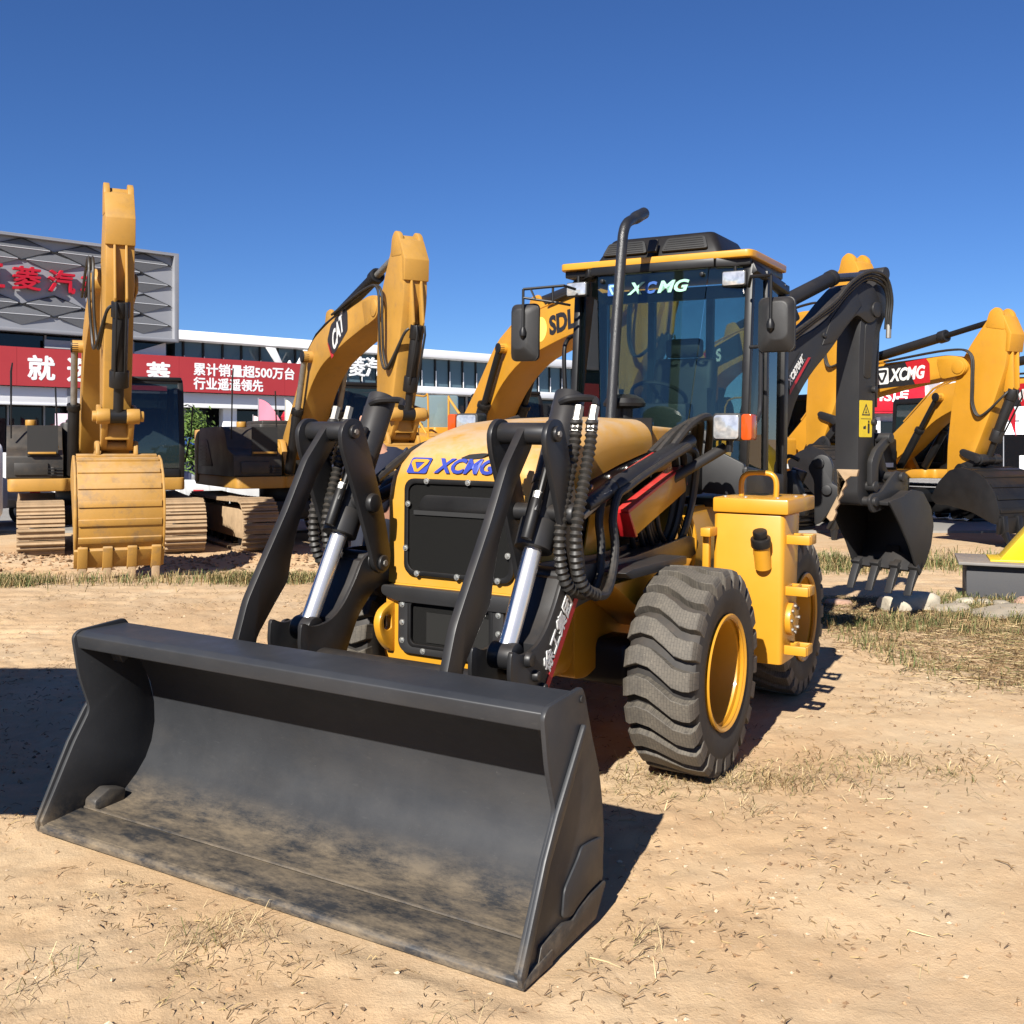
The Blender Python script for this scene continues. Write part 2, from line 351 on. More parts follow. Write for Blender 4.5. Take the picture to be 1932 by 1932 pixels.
for sgn in (-1, 1):
    y0 = .55 * sgn
    core = [(1.17, .842), (1.11, .872), (1.02, .98), (.95, 1.095), (.82, 1.115), (.2, 1.095), (-.6, 1.135), (-.70, 1.06), (.1, 1.02), (.65, .99), (.86, .975), (.99, .86), (1.06, .75), (1.13, .68)]
    am = MB().prism(core, .476 * sgn, .644 * sgn).build('lift_arm', GREY, LD, bevel=.004)
    for yy in (.466, .654): MB().prism(arm, (yy - .010) * sgn, (yy + .010) * sgn).build('arm_plate', GREY, am, bevel=.003)
    for p in ((1.49, .43), (.875, 1.09)):
        MB().cyl((p[0], .45 * sgn, p[1]), (p[0], .675 * sgn, p[1]), .045, n=20).build('pin', GREY, am, bevel=.006)
    for dx, dz, r in ((1.27, .80, .036), (1.21, .72, .026), (1.15, .66, .02)):
        MB().cyl((dx, .664 * sgn, dz), (dx, .69 * sgn, dz), r, r * .8, 16).build('boss', GREY, am, bevel=.004)
    lv = None
    for dy in (-.135, .135):
        o = MB().prism(lever, y0 + dy - .0125, y0 + dy + .0125).build('tilt_lever', GREY, LD, bevel=.003)
        lv = lv or o
        oy = y0 + dy + (.0125 if dy > 0 else -.0125)
        for p, r in (((1.105, 1.735), .034), ((.87, 1.08), .04)):
            sg = 1 if dy > 0 else -1
            MB().cyl((p[0], oy, p[1]), (p[0], oy + .016 * sg, p[1]), r, n=18).build('pin_head', GREY, o, bevel=.004)
            MB().cyl((p[0], oy + .016 * sg, p[1]), (p[0], oy + .024 * sg, p[1]), r * .4, n=6).build('bolt', STEEL, o)
        MB().cyl((.965, oy, 1.385), (.965, oy + (.03 if dy > 0 else -.03), 1.385), .05, .046, 22).build('trunnion_cap', GREY, o, bevel=.006)
    MB().cyl((1.105, y0 - .12, 1.735), (1.105, y0 + .12, 1.735), .048, n=24).build('pivot_tube', GREY, lv, bevel=.004)
    l = MB().prism(lk, y0 - .019, y0 + .019).build('link_bar', GREY, LD, bevel=.003)
    MB().cyl((1.66, y0 - .11, .66), (1.66, y0 + .11, .66), .035, n=16).build('pin', GREY, l)
    # tilt cylinder: barrel up, chromed rod down
    a = Vector((.69, y0, 1.915)); b = Vector((1.03, y0, 1.225)); c = Vector((1.262, y0, .80)); d = (b - a).normalized()
    cy = MB().cyl(a, b - d * .12, .073, n=28).cyl(b - d * .34, b - d * .3, .079, n=28).cyl(b - d * .13, b, .086, n=28).build('tilt_cylinder', GREY2, LD, bevel=.004)
    MB().cyl(b - d * .02, c, .042, n=24).build('chrome_rod', CHROME, cy)
    MB().cyl((c.x, y0 - .06, c.z), (c.x, y0 + .06, c.z), .058, n=22).build('rod_eye', GREY, cy, bevel=.006)
    MB().cyl((.965, y0 - .12, 1.385), (.965, y0 + .12, 1.385), .04, n=16).build('trunnion', GREY, cy)
    pa = a + d * .10 + Vector((.075, 0, .03))
    MB().tube(spl([a + d * .06 + Vector((.07, .0, .02)), a + Vector((.10, .04, -.02)), a + Vector((.06, .09, -.015)), a + Vector((.01, .13, -.02)), a + d * .06 + Vector((0.02, .155, 0))], 5), .018, 8).build('oil_pipe', GREY, cy)
    MB().tube([a + d * .18 + Vector((.09, .03, 0)), a + d * .30 + Vector((.105, .03, .02)), b - d * .16 + Vector((.125, .04, .03))], .016, 8).cyl(b - d * .22 + Vector((.12, .03, .03)), b - d * .03 + Vector((.11, .02, .03)), .026, n=14).build('rod_pipe', BLK, cy, bevel=.003)
    MB().cyl(b - d * .22 + Vector((.12, .03, .03)), b - d * .25 + Vector((.12, .03, .03)), .022, n=8).build('fitting', CHROME, cy)
MB().prism(rpoly([(1.20, .50), (1.31, .50), (1.33, .64), (1.31, .712), (1.24, .722), (1.19, .68)], .03), -.455, .455).build('cross_plate', GREY, LD, bevel=.012)

# hoses at the tilt cylinders: ribbed pairs that loop back under the arm
def hose(path, r, name, parent, rib=0., k=8, mat=None, n=10):
    P = spl(path, k); L = [0.]
    for i in range(1, len(P)): L.append(L[-1] + (P[i] - P[i - 1]).length)
    if rib:
        m = int(L[-1] / rib * 2) + 1; Q = []; j = 0
        for i in range(m):
            t = L[-1] * i / (m - 1)
            while j < len(L) - 2 and L[j + 1] < t: j += 1
            Q.append(P[j].lerp(P[j + 1], (t - L[j]) / max(1e-6, L[j + 1] - L[j])))
        return MB().tube(Q, [r * (1.16 if i % 2 else .84) for i in range(m)], n).build(name, mat or RUB, parent)
    return MB().tube(P, r, n).build(name, mat or RUB, parent)
for sgn, o in ((1, 0), (-1, 0)):
    y1 = .70 * sgn
    for dy, dx in ((-.02, .012), (.045, -.012)):
        y = y1 + dy
        hose([(.87 + dx, y, 1.80), (.88 + dx, y, 1.70), (.95 + dx, y, 1.50), (1.01 + dx, y, 1.32), (1.0 + dx, y, 1.16), (.94 + dx, y + .01, 1.06), (.82, y + .02, 1.015)], .026, 'ribbed_hose', LD, .028, 14, n=12)
        hose([(.84, y + .02, 1.018), (.74, y + .02, 1.01), (.63, y + .0, 1.07), (.56 + dx * .6, y - .02, 1.20), (.545 + dx * .6, y - .04, 1.33), (.47 + dx * .4, y - .05, 1.44), (.35, y - .05, 1.475), (.15, y - .05, 1.53), (-.2, y - .05, 1.61), (-.45, y - .04, 1.67)], .021, 'hydraulic_hose', LD, 0, 8, n=10)
        MB().cyl((.84 + dx, y, 1.86), (.87 + dx, y, 1.78), .022, n=6).cyl((.86 + dx, y, 1.80), (.875 + dx, y, 1.745), .027, n=6).build('hose_fitting', STEEL, LD)
# lift-arm locking prop, boom pipes
for sgn in (-1, 1):
    Y = .60 * sgn
    ps = [(.16, 1.335), (-.58, 1.545), (-.645, 1.45), (-.63, 1.41), (.065, 1.215)]
    pr = MB().prism(ps, Y + .01, Y + .022).build('safety_prop', YEL, LD, bevel=.003)
    MB().prism([(.165, 1.33), (-.585, 1.545), (-.60, 1.560), (.17, 1.352)], Y - .06, Y + .022).prism([(.165, 1.335), (.185, 1.335), (.09, 1.205), (.062, 1.21)], Y - .06, Y + .03).prism([(-.58, 1.55), (-.60, 1.56), (-.665, 1.45), (-.645, 1.44)], Y - .06, Y + .022).build('flange', RED, pr, bevel=.003)
    MB().prism([(.50, 1.44), (.20, 1.52), (-.55, 1.70), (-.58, 1.63), (.40, 1.40)], Y - .05, Y - .038).build('prop_web', RED, pr, bevel=.003)
    gc = MB().cyl((.44, Y + .05, 1.475), (-.58, Y + .06, 1.70), .044, n=18).cyl((.50, Y + .05, 1.455), (.43, Y + .05, 1.478), .04, n=18).cyl((.72, Y + .05, 1.40), (.49, Y + .05, 1.46), .030, .038, n=14).build('lift_cylinder', CABG, LD, bevel=.004)
    MB().prism([(.78, 1.365), (.62, 1.43), (.60, 1.40), (.76, 1.345)], Y + .03, Y + .07).build('end_shield', STEEL, gc, bevel=.003)

# ---- hood
secs = []
for x, w, zt, r, zb in ((.766, .43, 1.525, .15, .97), (.761, .445, 1.560, .165, .97), (.735, .458, 1.612, .18, .97), (.66, .466, 1.665, .18, .97), (.52, .47, 1.715, .17, 1.40), (.36, .47, 1.756, .16, 1.49), (.18, .47, 1.79, .15, 1.527), (-.05, .47, 1.808, .14, 1.575), (-.30, .47, 1.818, .14, 1.617), (-.49, .47, 1.822, .13, 1.645)):
    pts = [(w, zb), (w, (zb + zt - r) / 2)]
    for i in range(8):
        a = R(90 * i / 7); pts.append((w - r + r * math.cos(a), zt - r + r * math.sin(a)))
    pts += [(w * .33, zt + .010), (0, zt + .014)]
    pts += [(-y, z) for y, z in pts[-2::-1]]
    secs.append((x, pts))
mb = MB(); n = len(secs[0][1])
vs = [(x, y, z) for x, p in secs for y, z in p]
fs = [(i * n + j, i * n + j + 1, (i + 1) * n + j + 1, (i + 1) * n + j) for i in range(len(secs) - 1) for j in range(n - 1)]
fs += [tuple(range(n))[::-1], tuple((len(secs) - 1) * n + j for j in range(n))]
mb.add(vs, fs)
YELH = paint('dusty_hood_yellow', (.48, .235, .018), .42, .06, 2.2, dust=1.7, coat=.06)
hood = mb.build('hood', YELH, LD, angle=40)
MB().prism([(-.503, 1.50), (-.503, 1.79), (-1.02, 1.775), (-1.02, 1.66), (-.98, 1.52)], -.425, .425).build('rear_hood', YELH, LD, bevel=.03, seg=3)
MB().box((-.496, 0, 1.66), (.012, .93, .34)).build('hood_seam', BLK, hood)
for k, (x0, x1) in enumerate(((-.58, -.78), (-.80, -.98))):
    MB().prism(rpoly([(x0, 1.56), (x0, 1.655), (x1, 1.645), (x1, 1.56)], .03), .425, .431).build('access_cover', YEL, hood, bevel=.002)
MB().prism([(-.02, 1.612), (.03, 1.630), (.10, 1.637), (.14, 1.634), (.10, 1.614), (.04, 1.605)], .700, .748, 'x').build('hood_opening_shade', DARKIN, hood)  # dark slab; its colour stands for the shade in an almond-shaped opening
# front grille
go = rrect(.64, .485, .055, 5, (-.012, 1.262)); gi = rrect(.59, .435, .045, 5, (-.012, 1.262))
def mesh_mat(name, base=.012, sc=220):
    m, nt, b = new_mat(name); v = objvec(nt)
    w1 = N(nt, 'ShaderNodeTexWave', bands_direction='Z'); w1.inputs['Scale'].default_value = sc * .35; w1.inputs['Distortion'].default_value = 1.5; nt.links.new(v, w1.inputs[0])
    w2 = N(nt, 'ShaderNodeTexWave', bands_direction='Y'); w2.inputs['Scale'].default_value = sc * .3; nt.links.new(v, w2.inputs[0])
    f = mathn(nt, 'MAXIMUM', w1.outputs[0], mathn(nt, 'MULTIPLY', w2.outputs[0], .6))
    c = mixc(nt, f, (base * .35,) * 3, (base * 2.2, base * 2.15, base * 2.0)); nt.links.new(c, b.inputs['Base Color']); b.inputs['Roughness'].default_value = .6; b.inputs['Specular IOR Level'].default_value = .12
    bump(nt, b, f, .5, .004); return m
GRM = mesh_mat('grille_mesh', .0045)
gr = MB().ring(go, gi, .768, .790, 'x').build('grille', BLK, LD, bevel=.004)
MB().prism(gi, .767, .776, 'x').build('mesh', GRM, gr)
MB().prism(rpoly([(-.25, 1.345), (.22, 1.345), (.22, 1.40), (.20, 1.425), (-.21, 1.425), (-.24, 1.39)], .02), .777, .785, 'x').build('radiator_tank', BLK, gr, bevel=.004)
MB().box((.781, -.015, 1.335), (.01, .52, .022)).build('radiator_seam', DARKIN, gr)
bolts = [(-.193, 1.494), (.052, 1.494), (-.305, 1.377), (-.318, 1.154), (-.248, 1.031), (-.008, 1.031), (.224, 1.031), (.28, 1.154), (.28, 1.377)]
bm_ = MB().cyl((0, 0, 0), (.006, 0, 0), .015, n=14).cyl((.006, 0, 0), (.012, 0, 0), .008, n=6).mesh('bolt', BOLT)
for y, z in bolts: link('bolt', bm_, gr, (.790, y, z))
# lower nose
MB().prism(rpoly([(-.455, .915), (-.455, .962), (.455, .962), (.455, .915), (.36, .885), (-.36, .885)], .025), .73, .815, 'x').build('bumper_bar', GREY2, LD, bevel=.008)
lo = rrect(.62, .315, .06, 5, (-.045, .785)); li = rrect(.49, .235, .035, 5, (-.045, .785))
lg = MB().ring(lo, li, .74, .803, 'x').build('lower_grille', GREY2, LD, bevel=.005)
MB().prism(li, .770, .781, 'x').build('mesh', GRM, lg)
MB().ring(rrect(.50, .245, .035, 5, (-.045, .785)), rrect(.46, .21, .03, 5, (-.045, .785)), .79, .806, 'x').build('grille_frame', BLK, lg, bevel=.003)
MB().box((.784, .0, .765), (.006, .38, .15)).build('cooler', mesh_mat('cooler_mesh', .012), lg)
for y in (-.328, .238):
    for z in (.69, .78, .87): link('bolt', bm_, lg, (.80, y, z))
for y in (-.20, .10): link('bolt', bm_, lg, (.80, y, .648)); link('bolt', bm_, lg, (.80, y, .922))
NOSE = MB().prism(rpoly([(-.455, .97), (-.455, .62), (-.42, .545), (.42, .545), (.455, .62), (.455, .97)], .05), .44, .775, 'x').build('front_frame', YEL, LD, bevel=.012)
for sgn in (-1, 1):
    MB().ring(rpoly([(.70, .87), (.80, .875), (.88, .84), (.905, .78), (.88, .70), (.80, .62), (.70, .62)], [0, .03, .05, .05, .06, .04, 0], 3), xf(circ((0, 0), .045, 26), 0, (.835, .775))[:0] or rpoly([(.80, .80), (.815, .815), (.85, .815), (.865, .79), (.86, .75), (.83, .735), (.80, .745)], [0, .02, .02, .02, .02, .02, 0], 3), .395 * sgn, .435 * sgn).build('tow_lug', YEL, NOSE, bevel=.006)
# chassis below and behind the nose
ch = MB().prism(rpoly([(.44, 1.0), (.44, .52), (.30, .50), (-.25, .64), (-.55, .70), (-.62, .80), (-.62, 1.0)], .04), -.46, .46).build('chassis', YEL, LD, bevel=.015)
for sg in (-1, 1):
    MB().prism(rpoly([(.52, 1.02), (.20, .86), (-.12, .70), (-.40, .95), (-.55, 1.04), (-.20, 1.045), (.30, 1.02)], .03), .462 * sg, .70 * sg).build('fender', YEL, ch, bevel=.01)
    MB().prism(rpoly([(.60, 1.09), (.52, 1.055), (-.19, 1.05), (-.19, 1.095), (.50, 1.10)], .015), .47 * sg, .80 * sg).build('step_deck', GREY2, ch, bevel=.006)
for x in (.07, -1.80): MB().box((x, 0, .565), (.26, 1.3, .24)).build('axle', GREY, LD, bevel=.05, seg=3)
MB().prism(rpoly([(-.64, 1.0), (-.64, .45), (-2.6, .45), (-2.8, .75), (-2.8, 1.25), (-1.3, 1.28)], .04), -.42, .42).build('rear_frame', YEL, LD, bevel=.02)
eng = MB().box((.05, 0, 1.25), (1.05, .74, .52)).build('engine', DARKIN, LD, bevel=.03)
for sgn in (-1, 1):
    MB().prism([(.41, 1.425), (.43, 1.478), (.20, 1.52), (-.42, 1.632), (-.455, 1.60), (-.44, 1.545), (.2, 1.44)], .452 * sgn, .468 * sgn).build('vent_strip', BLK, hood, bevel=.005)
    for x, z in ((.30, 1.468), (.09, 1.512), (-.13, 1.552), (-.34, 1.588)):
        MB().cyl((x, .468 * sgn, z), (x, .480 * sgn, z), .013, n=10).build('bolt', BOLT, hood, bevel=.003)
    MB().box((.0, .405 * sgn, 1.33), (.9, .02, .26), (0, -9, 0)).build('engine_screen', BLK, eng)
    MB().prism([(.30, 1.10), (.22, 1.32), (-.02, 1.36), (-.06, 1.10)], .42 * sgn, .432 * sgn).build('belt_guard', YEL, eng, bevel=.003)
for i in range(7):
    y = .47 + .03 * (i % 3); x = -.12 - .05 * i
    hose([(x, y, 1.33 + .02 * i), (x - .02, y + .03, 1.2), (x - .10 - .02 * i, y + .01, 1.10), (x - .24, y - .06, 1.04 + .02 * i)], .016, 'hydraulic_hose', LD, 0, 5, n=8)
for i, (x, y) in enumerate(((-.50, .56), (-.56, .60), (-.60, .66))):
    hose([(-.42 - .05 * i, y, 1.66), (-.55 - .04 * i, y + .02, 1.62), (-.62 - .02 * i, y, 1.42), (-.60, y - .02, 1.22), (-.58, y - .08, 1.06)], .022, 'hydraulic_hose', LD, 0, 6, n=8)
    hose([(-.30, y - .02, 1.63), (-.48, y + .04, 1.75 + .02 * i), (-.72, y + .06, 1.80 + .02 * i), (-.92, y, 1.76), (-1.05, y - .06, 1.62)], .023, 'hydraulic_hose', LD, 0, 6, n=8)
for i in range(4):
    hose([(-.66, .55 + .03 * i, 1.26), (-.68, .57 + .03 * i, 1.16), (-.70, .56 + .03 * i, 1.05), (-.74, .52 + .03 * i, .92)], .013, 'brake_pipe', LD, 0, 5, mat=YEL, n=8)
hose([(.90, -.42, 1.50), (.62, -.40, 1.64), (.30, -.39, 1.705), (.06, -.38, 1.745), (-.20, -.36, 1.79), (-.34, -.33, 1.822)], .022, 'bonnet_hose', LD, 0, 6, n=8)

# exhaust and pre-cleaner
ex = spl([(-.93, 0, 1.79), (-1.0, 0, 2.40), (-1.07, 0, 2.90), (-1.095, 0, 3.03), (-1.15, 0, 3.10), (-1.25, 0, 3.145), (-1.42, 0, 3.215)], 8)
MB().tube(ex, [.034] * (len(ex) - 9) + [.036, .040, .042, .042, .041, .040, .040, .040, .040], 18).build('exhaust_pipe', paint('exhaust_black', (.017, .017, .018), .32, .3, 9, bmp=.5), LD)
MB().cyl((-1.408, 0, 3.21), (-1.425, 0, 3.2175), .031, n=16).build('exhaust_mouth', DARKIN, LD)
MB().cyl((-1.14, .0, 1.78), (-1.14, .0, 1.92), .055, n=20).lathe([(.06, 1.90), (.10, 1.905), (.135, 1.915), (.138, 1.935), (.12, 1.965), (.07, 1.99), (.02, 1.995)], (-1.14, 0, 0), 'z', 28).build('air_precleaner', BLK, LD)

# ---- cab
cabp = MB()
def bar(p, q, w, d=None): # square bar between two points
    p, q = Vector(p), Vector(q); z = (q - p).normalized(); x = Vector((1, 0, 0)); x = (x - z * x.dot(z)).normalized(); y = z.cross(x); d = d or w
    vs = [c + x * sx * w / 2 + y * sy * d / 2 for c in (p, q) for sx, sy in ((-1, -1), (1, -1), (1, 1), (-1, 1))]
    return vs, [(3, 2, 1, 0), (4, 5, 6, 7), (0, 1, 5, 4), (1, 2, 6, 5), (2, 3, 7, 6), (3, 0, 4, 7)]
XF, XR, YC = -1.50, -2.28, .70
cab = MB()
for sg in (-1, 1):
    XP, YP = (-1.62, .665) if sg > 0 else (-1.72, .64)
    cab.add(*bar((XP + .06, YP * sg, 1.50), (XP - .03, YP * sg, 2.86), .06, .05))
    cab.add(*bar((XR, YC * sg, 1.30), (XR, YC * sg, 2.80), .10, .07))
    cab.add(*bar((-1.88, YC * sg, 1.32), (-1.86, YC * sg, 2.84), .055, .05))
    cab.add(*bar((XP, YP * sg, 2.83), (XR, YC * sg, 2.76), .09, .08))
cab.add(*bar((XF - .07, -.45, 2.872), (XF - .07, .45, 2.872), .06, .06)); cab.add(*bar((XF - .07, .45, 2.872), (-1.65, .665, 2.872), .06, .06)); cab.add(*bar((XF - .06, -.45, 2.865), (-1.76, -.64, 2.865), .06, .06))
cab.add(*bar((XR, -YC, 2.78), (XR, YC, 2.78), .07, .09)); cab.add(*bar((XR, -YC, 1.75), (XR, YC, 1.75), .07, .07))
CAB = cab.build('cab', BLK, LD, bevel=.008)
MB().box(((XF + XR) / 2 - .1, 0, 1.29), (.95, 1.36, .06)).build('cab_floor', CABG, CAB, bevel=.01)
# lower cowl panels
MB().prism(rpoly([(-.45, 1.745), (-.62, 1.40), (-1.50, 1.32), (-2.33, 1.30), (-2.33, 1.47), (-1.53, 1.565)], .02), .662, .684).prism(rpoly([(-.45, 1.745), (-.62, 1.40), (-1.50, 1.32), (-2.33, 1.30), (-2.33, 1.47), (-1.53, 1.565)], .02), -.684, -.662).build('cowl_panel', CABG, CAB, bevel=.004) if False else None
for sg in (-1, 1):
    MB().prism(rpoly([(.28 * sg, 1.74), (.28 * sg, 1.38), (.45 * sg, 1.36), (.72 * sg, 1.345), (.72 * sg, 1.55), (.37 * sg, 1.715)], .02), -1.44, -1.40, 'x').build('front_panel', CABG, CAB, bevel=.005)
    MB().prism(rpoly([(-1.40, 1.54), (-1.40, 1.30), (-2.34, 1.28), (-2.34, 1.45)], .02), .70 * sg, .735 * sg).build('side_panel', CABG, CAB, bevel=.006)
MB().prism([(-1.0, 1.76), (-1.0, 1.35), (-1.42, 1.35), (-1.42, 1.74)], -.44, .44).build('cowl', BLK, CAB, bevel=.01)
# glass
def pane(pts, mat, t=.006, name='pane', parent=None):
    P = [Vector(p) for p in pts]; nrm = (P[1] - P[0]).cross(P[2] - P[0]).normalized() * t; k = len(P)
    return MB().add([p for p in P] + [p + nrm for p in P], [tuple(range(k - 1, -1, -1)), tuple(range(k, 2 * k))] + [(i, (i + 1) % k, k + (i + 1) % k, k + i) for i in range(k)]).build(name, mat, parent or CAB)
ws = pane([(-1.45, -.31, 1.74), (-1.45, .31, 1.74), (-1.57, .405, 2.84), (-1.57, -.405, 2.84)], GLASSC, name='windshield')
for sg in (-1, 1):
    pane([(-1.45, .315 * sg, 1.74), (-1.575 if sg > 0 else -1.68, .635 if sg > 0 else -.61, 1.56), (-1.645 if sg > 0 else -1.74, .635 if sg > 0 else -.61, 2.84), (-1.57, .41 * sg, 2.84)][::sg], GLASSC, name='quarter_window')
    pane([(-1.60 if sg > 0 else -1.70, .675 if sg > 0 else -.64, 1.55), (-1.86, .70 * sg, 1.50), (-1.84, .70 * sg, 2.82), (-1.66 if sg > 0 else -1.75, .675 if sg > 0 else -.64, 2.84)][::sg], GLASSC, name='door_window')
    pane([(-1.90, .70 * sg, 1.50), (-2.24, .70 * sg, 1.46), (-2.24, .70 * sg, 2.76), (-1.88, .70 * sg, 2.80)][::sg], GLASSC, name='side_window')
    for p in ((-1.565, .365 * sg, 2.80), (-1.462, .295 * sg, 1.79)):
        MB().cyl((p[0], p[1], p[2]), (p[0] + .03, p[1], p[2]), .018, .014, 14).build('glass_bolt', BLK, CAB, bevel=.003)
pane([(XR, -.66, 1.80), (XR, .66, 1.80), (XR, .66, 2.74), (XR, -.66, 2.74)], GLASSC, name='rear_window')
for y in (-.30, .16): MB().add(*bar((XR - .02, y, 1.78), (XR - .02, y, 2.76), .05, .05)).build('window_bar', CABG, CAB)
wp = MB().tube([(-1.47, -.12, 1.76), (-1.475, -.20, 2.02), (-1.50, -.22, 2.18)], .008, 6).box((-1.505, -.235, 2.22), (.012, .012, .56), (0, -6, 3)).build('wiper', BLK, CAB)
# seat, steering wheel and console seen through the glass
st = MB().box((-2.02, 0, 1.72), (.50, .50, .12)).box((-2.20, 0, 2.02), (.12, .48, .56), (0, -8, 0)).build('seat', PLAS, CAB, bevel=.05, seg=3)
MB().box((-2.20, 0, 2.37), (.09, .28, .14)).build('headrest', PLAS, st, bevel=.03)
sw = MB().lathe([(.19 + .014 * math.cos(a), .014 * math.sin(a)) for a in [2 * math.pi * i / 8 for i in range(8)]], (0, 0, 0), 'z', 32, True).cyl((0, 0, 0), (0, 0, -.34), .03, n=12).box((0, 0, 0), (.37, .03, .012)).build('steering_wheel', PLAS, CAB)
sw.location = (-1.72, 0, 2.0); sw.rotation_euler = (0, R(-28), 0)
MB().box((-1.60, .10, 1.80), (.16, .36, .30)).box((-1.56, 0, 1.62), (.2, .9, .3)).build('console', PLAS, CAB, bevel=.03)
for y in (-.32, .34, .42): MB().tube([(-1.80, y, 1.6), (-1.78, y, 1.95), (-1.75, y + .02, 2.05)], [.012, .012, .022], 8).build('control_lever', BLK, CAB)
# roof and air conditioner
rf = MB().prism(rpoly([(-1.545, .69), (-1.545, -.69), (-1.62, -.71), (-2.36, -.71), (-2.36, .71), (-1.62, .71)], .04), 2.895, 2.945, 'z').build('roof', YEL, CAB, bevel=.014, seg=3)
MB().box((-1.97, 0, 2.872), (.76, 1.36, .05)).build('roof_lining', BLK, rf, bevel=.01)
ac = MB().prism(rrect(.70, .94, .05, 3, (-1.99, .0)), 2.945, 3.12, 'z', rrect(.54, .76, .05, 3, (-2.0, .0))).build('air_conditioner', BLK, CAB, bevel=.025, seg=3)
for y in (-.24, .20):
    g = MB().prism(rpoly([(-.17, 2.985), (.17, 2.985), (.135, 3.085), (-.135, 3.085)], .02), 0, .02, 'x').mesh('grille', DARKIN, .005)
    GM = Matrix.Translation((-1.655, y, 2.985)) @ Matrix.Rotation(R(-24), 4, 'Y') @ Matrix.Translation((0, 0, -2.985)); o = link('grille', g, ac); o.matrix_local = GM
    for k in range(5):
        q = MB().box((.014, 0, 2.998 + .018 * k), (.018, .29 - .012 * k, .006)).build('louvre', BLK, ac); q.matrix_local = GM
MB().box((-1.63, -.02, 3.03), (.03, .07, .10), (0, -24, 0)).build('badge_block', PLAS, ac, bevel=.01)
# lights, mirrors, rails
def lens_mat():
    m, nt, b = new_mat('lamp_lens'); v = objvec(nt); n1 = noise(nt, v, 26, 2)
    c = mixc(nt, mrange(nt, n1, .35, .65), (.40, .41, .42), (.62, .62, .61)); nt.links.new(c, b.inputs['Base Color']); b.inputs['Roughness'].default_value = .14; b.inputs['Metallic'].default_value = .55; b.inputs['Coat Weight'].default_value = 1
    bump(nt, b, noise(nt, v, 14, 1), .25, .02); return m
LENS = lens_mat()
for sg in (-1, 1):
    yc = .868 * sg
    hb = MB().prism(rrect(.165, .155, .02, 3, (yc, 1.782)), -.72, -.605, 'x', None).build('headlight', PLAS, LD, bevel=.008)
    hb2 = MB().prism(rrect(.145, .135, .018, 3, (yc, 1.782)), -.607, -.592, 'x').build('lens', LENS, hb, bevel=.004)
    MB().prism(rrect(.060, .145, .015, 3, (yc + .115 * sg, 1.782)), -.70, -.598, 'x').build('turn_signal', AMBER, hb, bevel=.01)
    MB().cyl((-.66, yc, 1.64), (-.66, yc, 1.71), .02, n=10).build('bracket', BLK, hb)
    MB().tube([(-.30, .47 * sg, 1.38), (-.38, .52 * sg, 1.42), (-.72, .82 * sg, 1.665)], .030, 14).build('light_arm', GREY2, LD)
    wl = MB().prism(rrect(.16, .10, .012, 3, (.576 * sg, 2.762)), -1.62, -1.57, 'x').build('work_light', PLAS, LD, bevel=.006)
    MB().prism(rrect(.148, .088, .01, 3, (.576 * sg, 2.762)), -1.572, -1.562, 'x').build('lens', LENS, wl, bevel=.003)
    MB().cyl((-1.60, .576 * sg, 2.81), (-1.60, .576 * sg, 2.86), .012, n=8).build('bracket', BLK, wl)
    # mirror (black back towards us)
    if sg > 0: c, w, h = (-1.42, .905, 2.432), .235, .345
    else: c, w, h = (-1.42, -.912, 2.455), .225, .41
    mi = MB().prism(rrect(w, h, .04, 4, (c[1], c[2])), c[0] - .03, c[0], 'x').prism(rrect(w, h, .05, 4, (c[1], c[2])), c[0], c[0] + .05, 'x', rrect(w * .55, h * .7, .05, 4, (c[1] + .02 * sg, c[2] + .02))).build('mirror', PLAS, LD, bevel=.010)
    MB().prism(rrect(w - .03, h - .03, .03, 4, (c[1], c[2])), c[0] - .034, c[0] - .029, 'x').build('mirror_glass', CHROME, mi)
    yr = c[1] - .02 * sg
    MB().tube([(-1.36, yr, c[2] + .30), (-1.36, yr, c[2] + .02)], .010, 8).lathe([(.008, -.05), (.024, -.03), (.026, .0), (.014, .03)], (-1.362, yr, c[2] - .0), 'z', 12).build('mirror_rod', BLK, mi)
    if sg > 0: MB().tube([(-1.36, yr, c[2] + .30), (-1.42, .74, c[2] + .31), (-1.50, .70, c[2] + .26)], .012, 8).build('mirror_bracket', BLK, LD)
    else: MB().tube([(-1.36, yr, c[2] + .30), (-1.42, -.60, c[2] + .315), (-1.52, -.56, c[2] + .30)], .010, 8).tube([(-1.36, yr, c[2] + .24), (-1.42, -.66, c[2] + .20), (-1.52, -.60, c[2] + .19)], .009, 8).tube([(-1.41, -.68, c[2] + .31), (-1.41, -.68, c[2] + .20)], .009, 8).tube([(-1.37, -.84, c[2] + .305), (-1.38, -.80, c[2] + .22)], .007, 6).build('mirror_bracket', BLK, LD)
MB().tube(spl([(-1.78, -.76, 1.90), (-1.78, -.78, 2.30), (-1.82, -.78, 2.42), (-1.93, -.78, 2.465), (-2.06, -.78, 2.42), (-2.11, -.78, 2.30), (-2.10, -.76, 1.90)], 6), .016, 10).build('grab_rail', BLK, LD)
MB().tube(spl([(-1.45, .80, 2.30), (-1.45, .80, 1.95), (-1.42, .80, 1.86), (-1.36, .80, 1.82), (-1.30, .79, 1.79)], 6), .014, 10).tube([(-1.45, .80, 2.30), (-1.48, .72, 2.30)], .012, 8).build('grab_rail', CABG, LD)
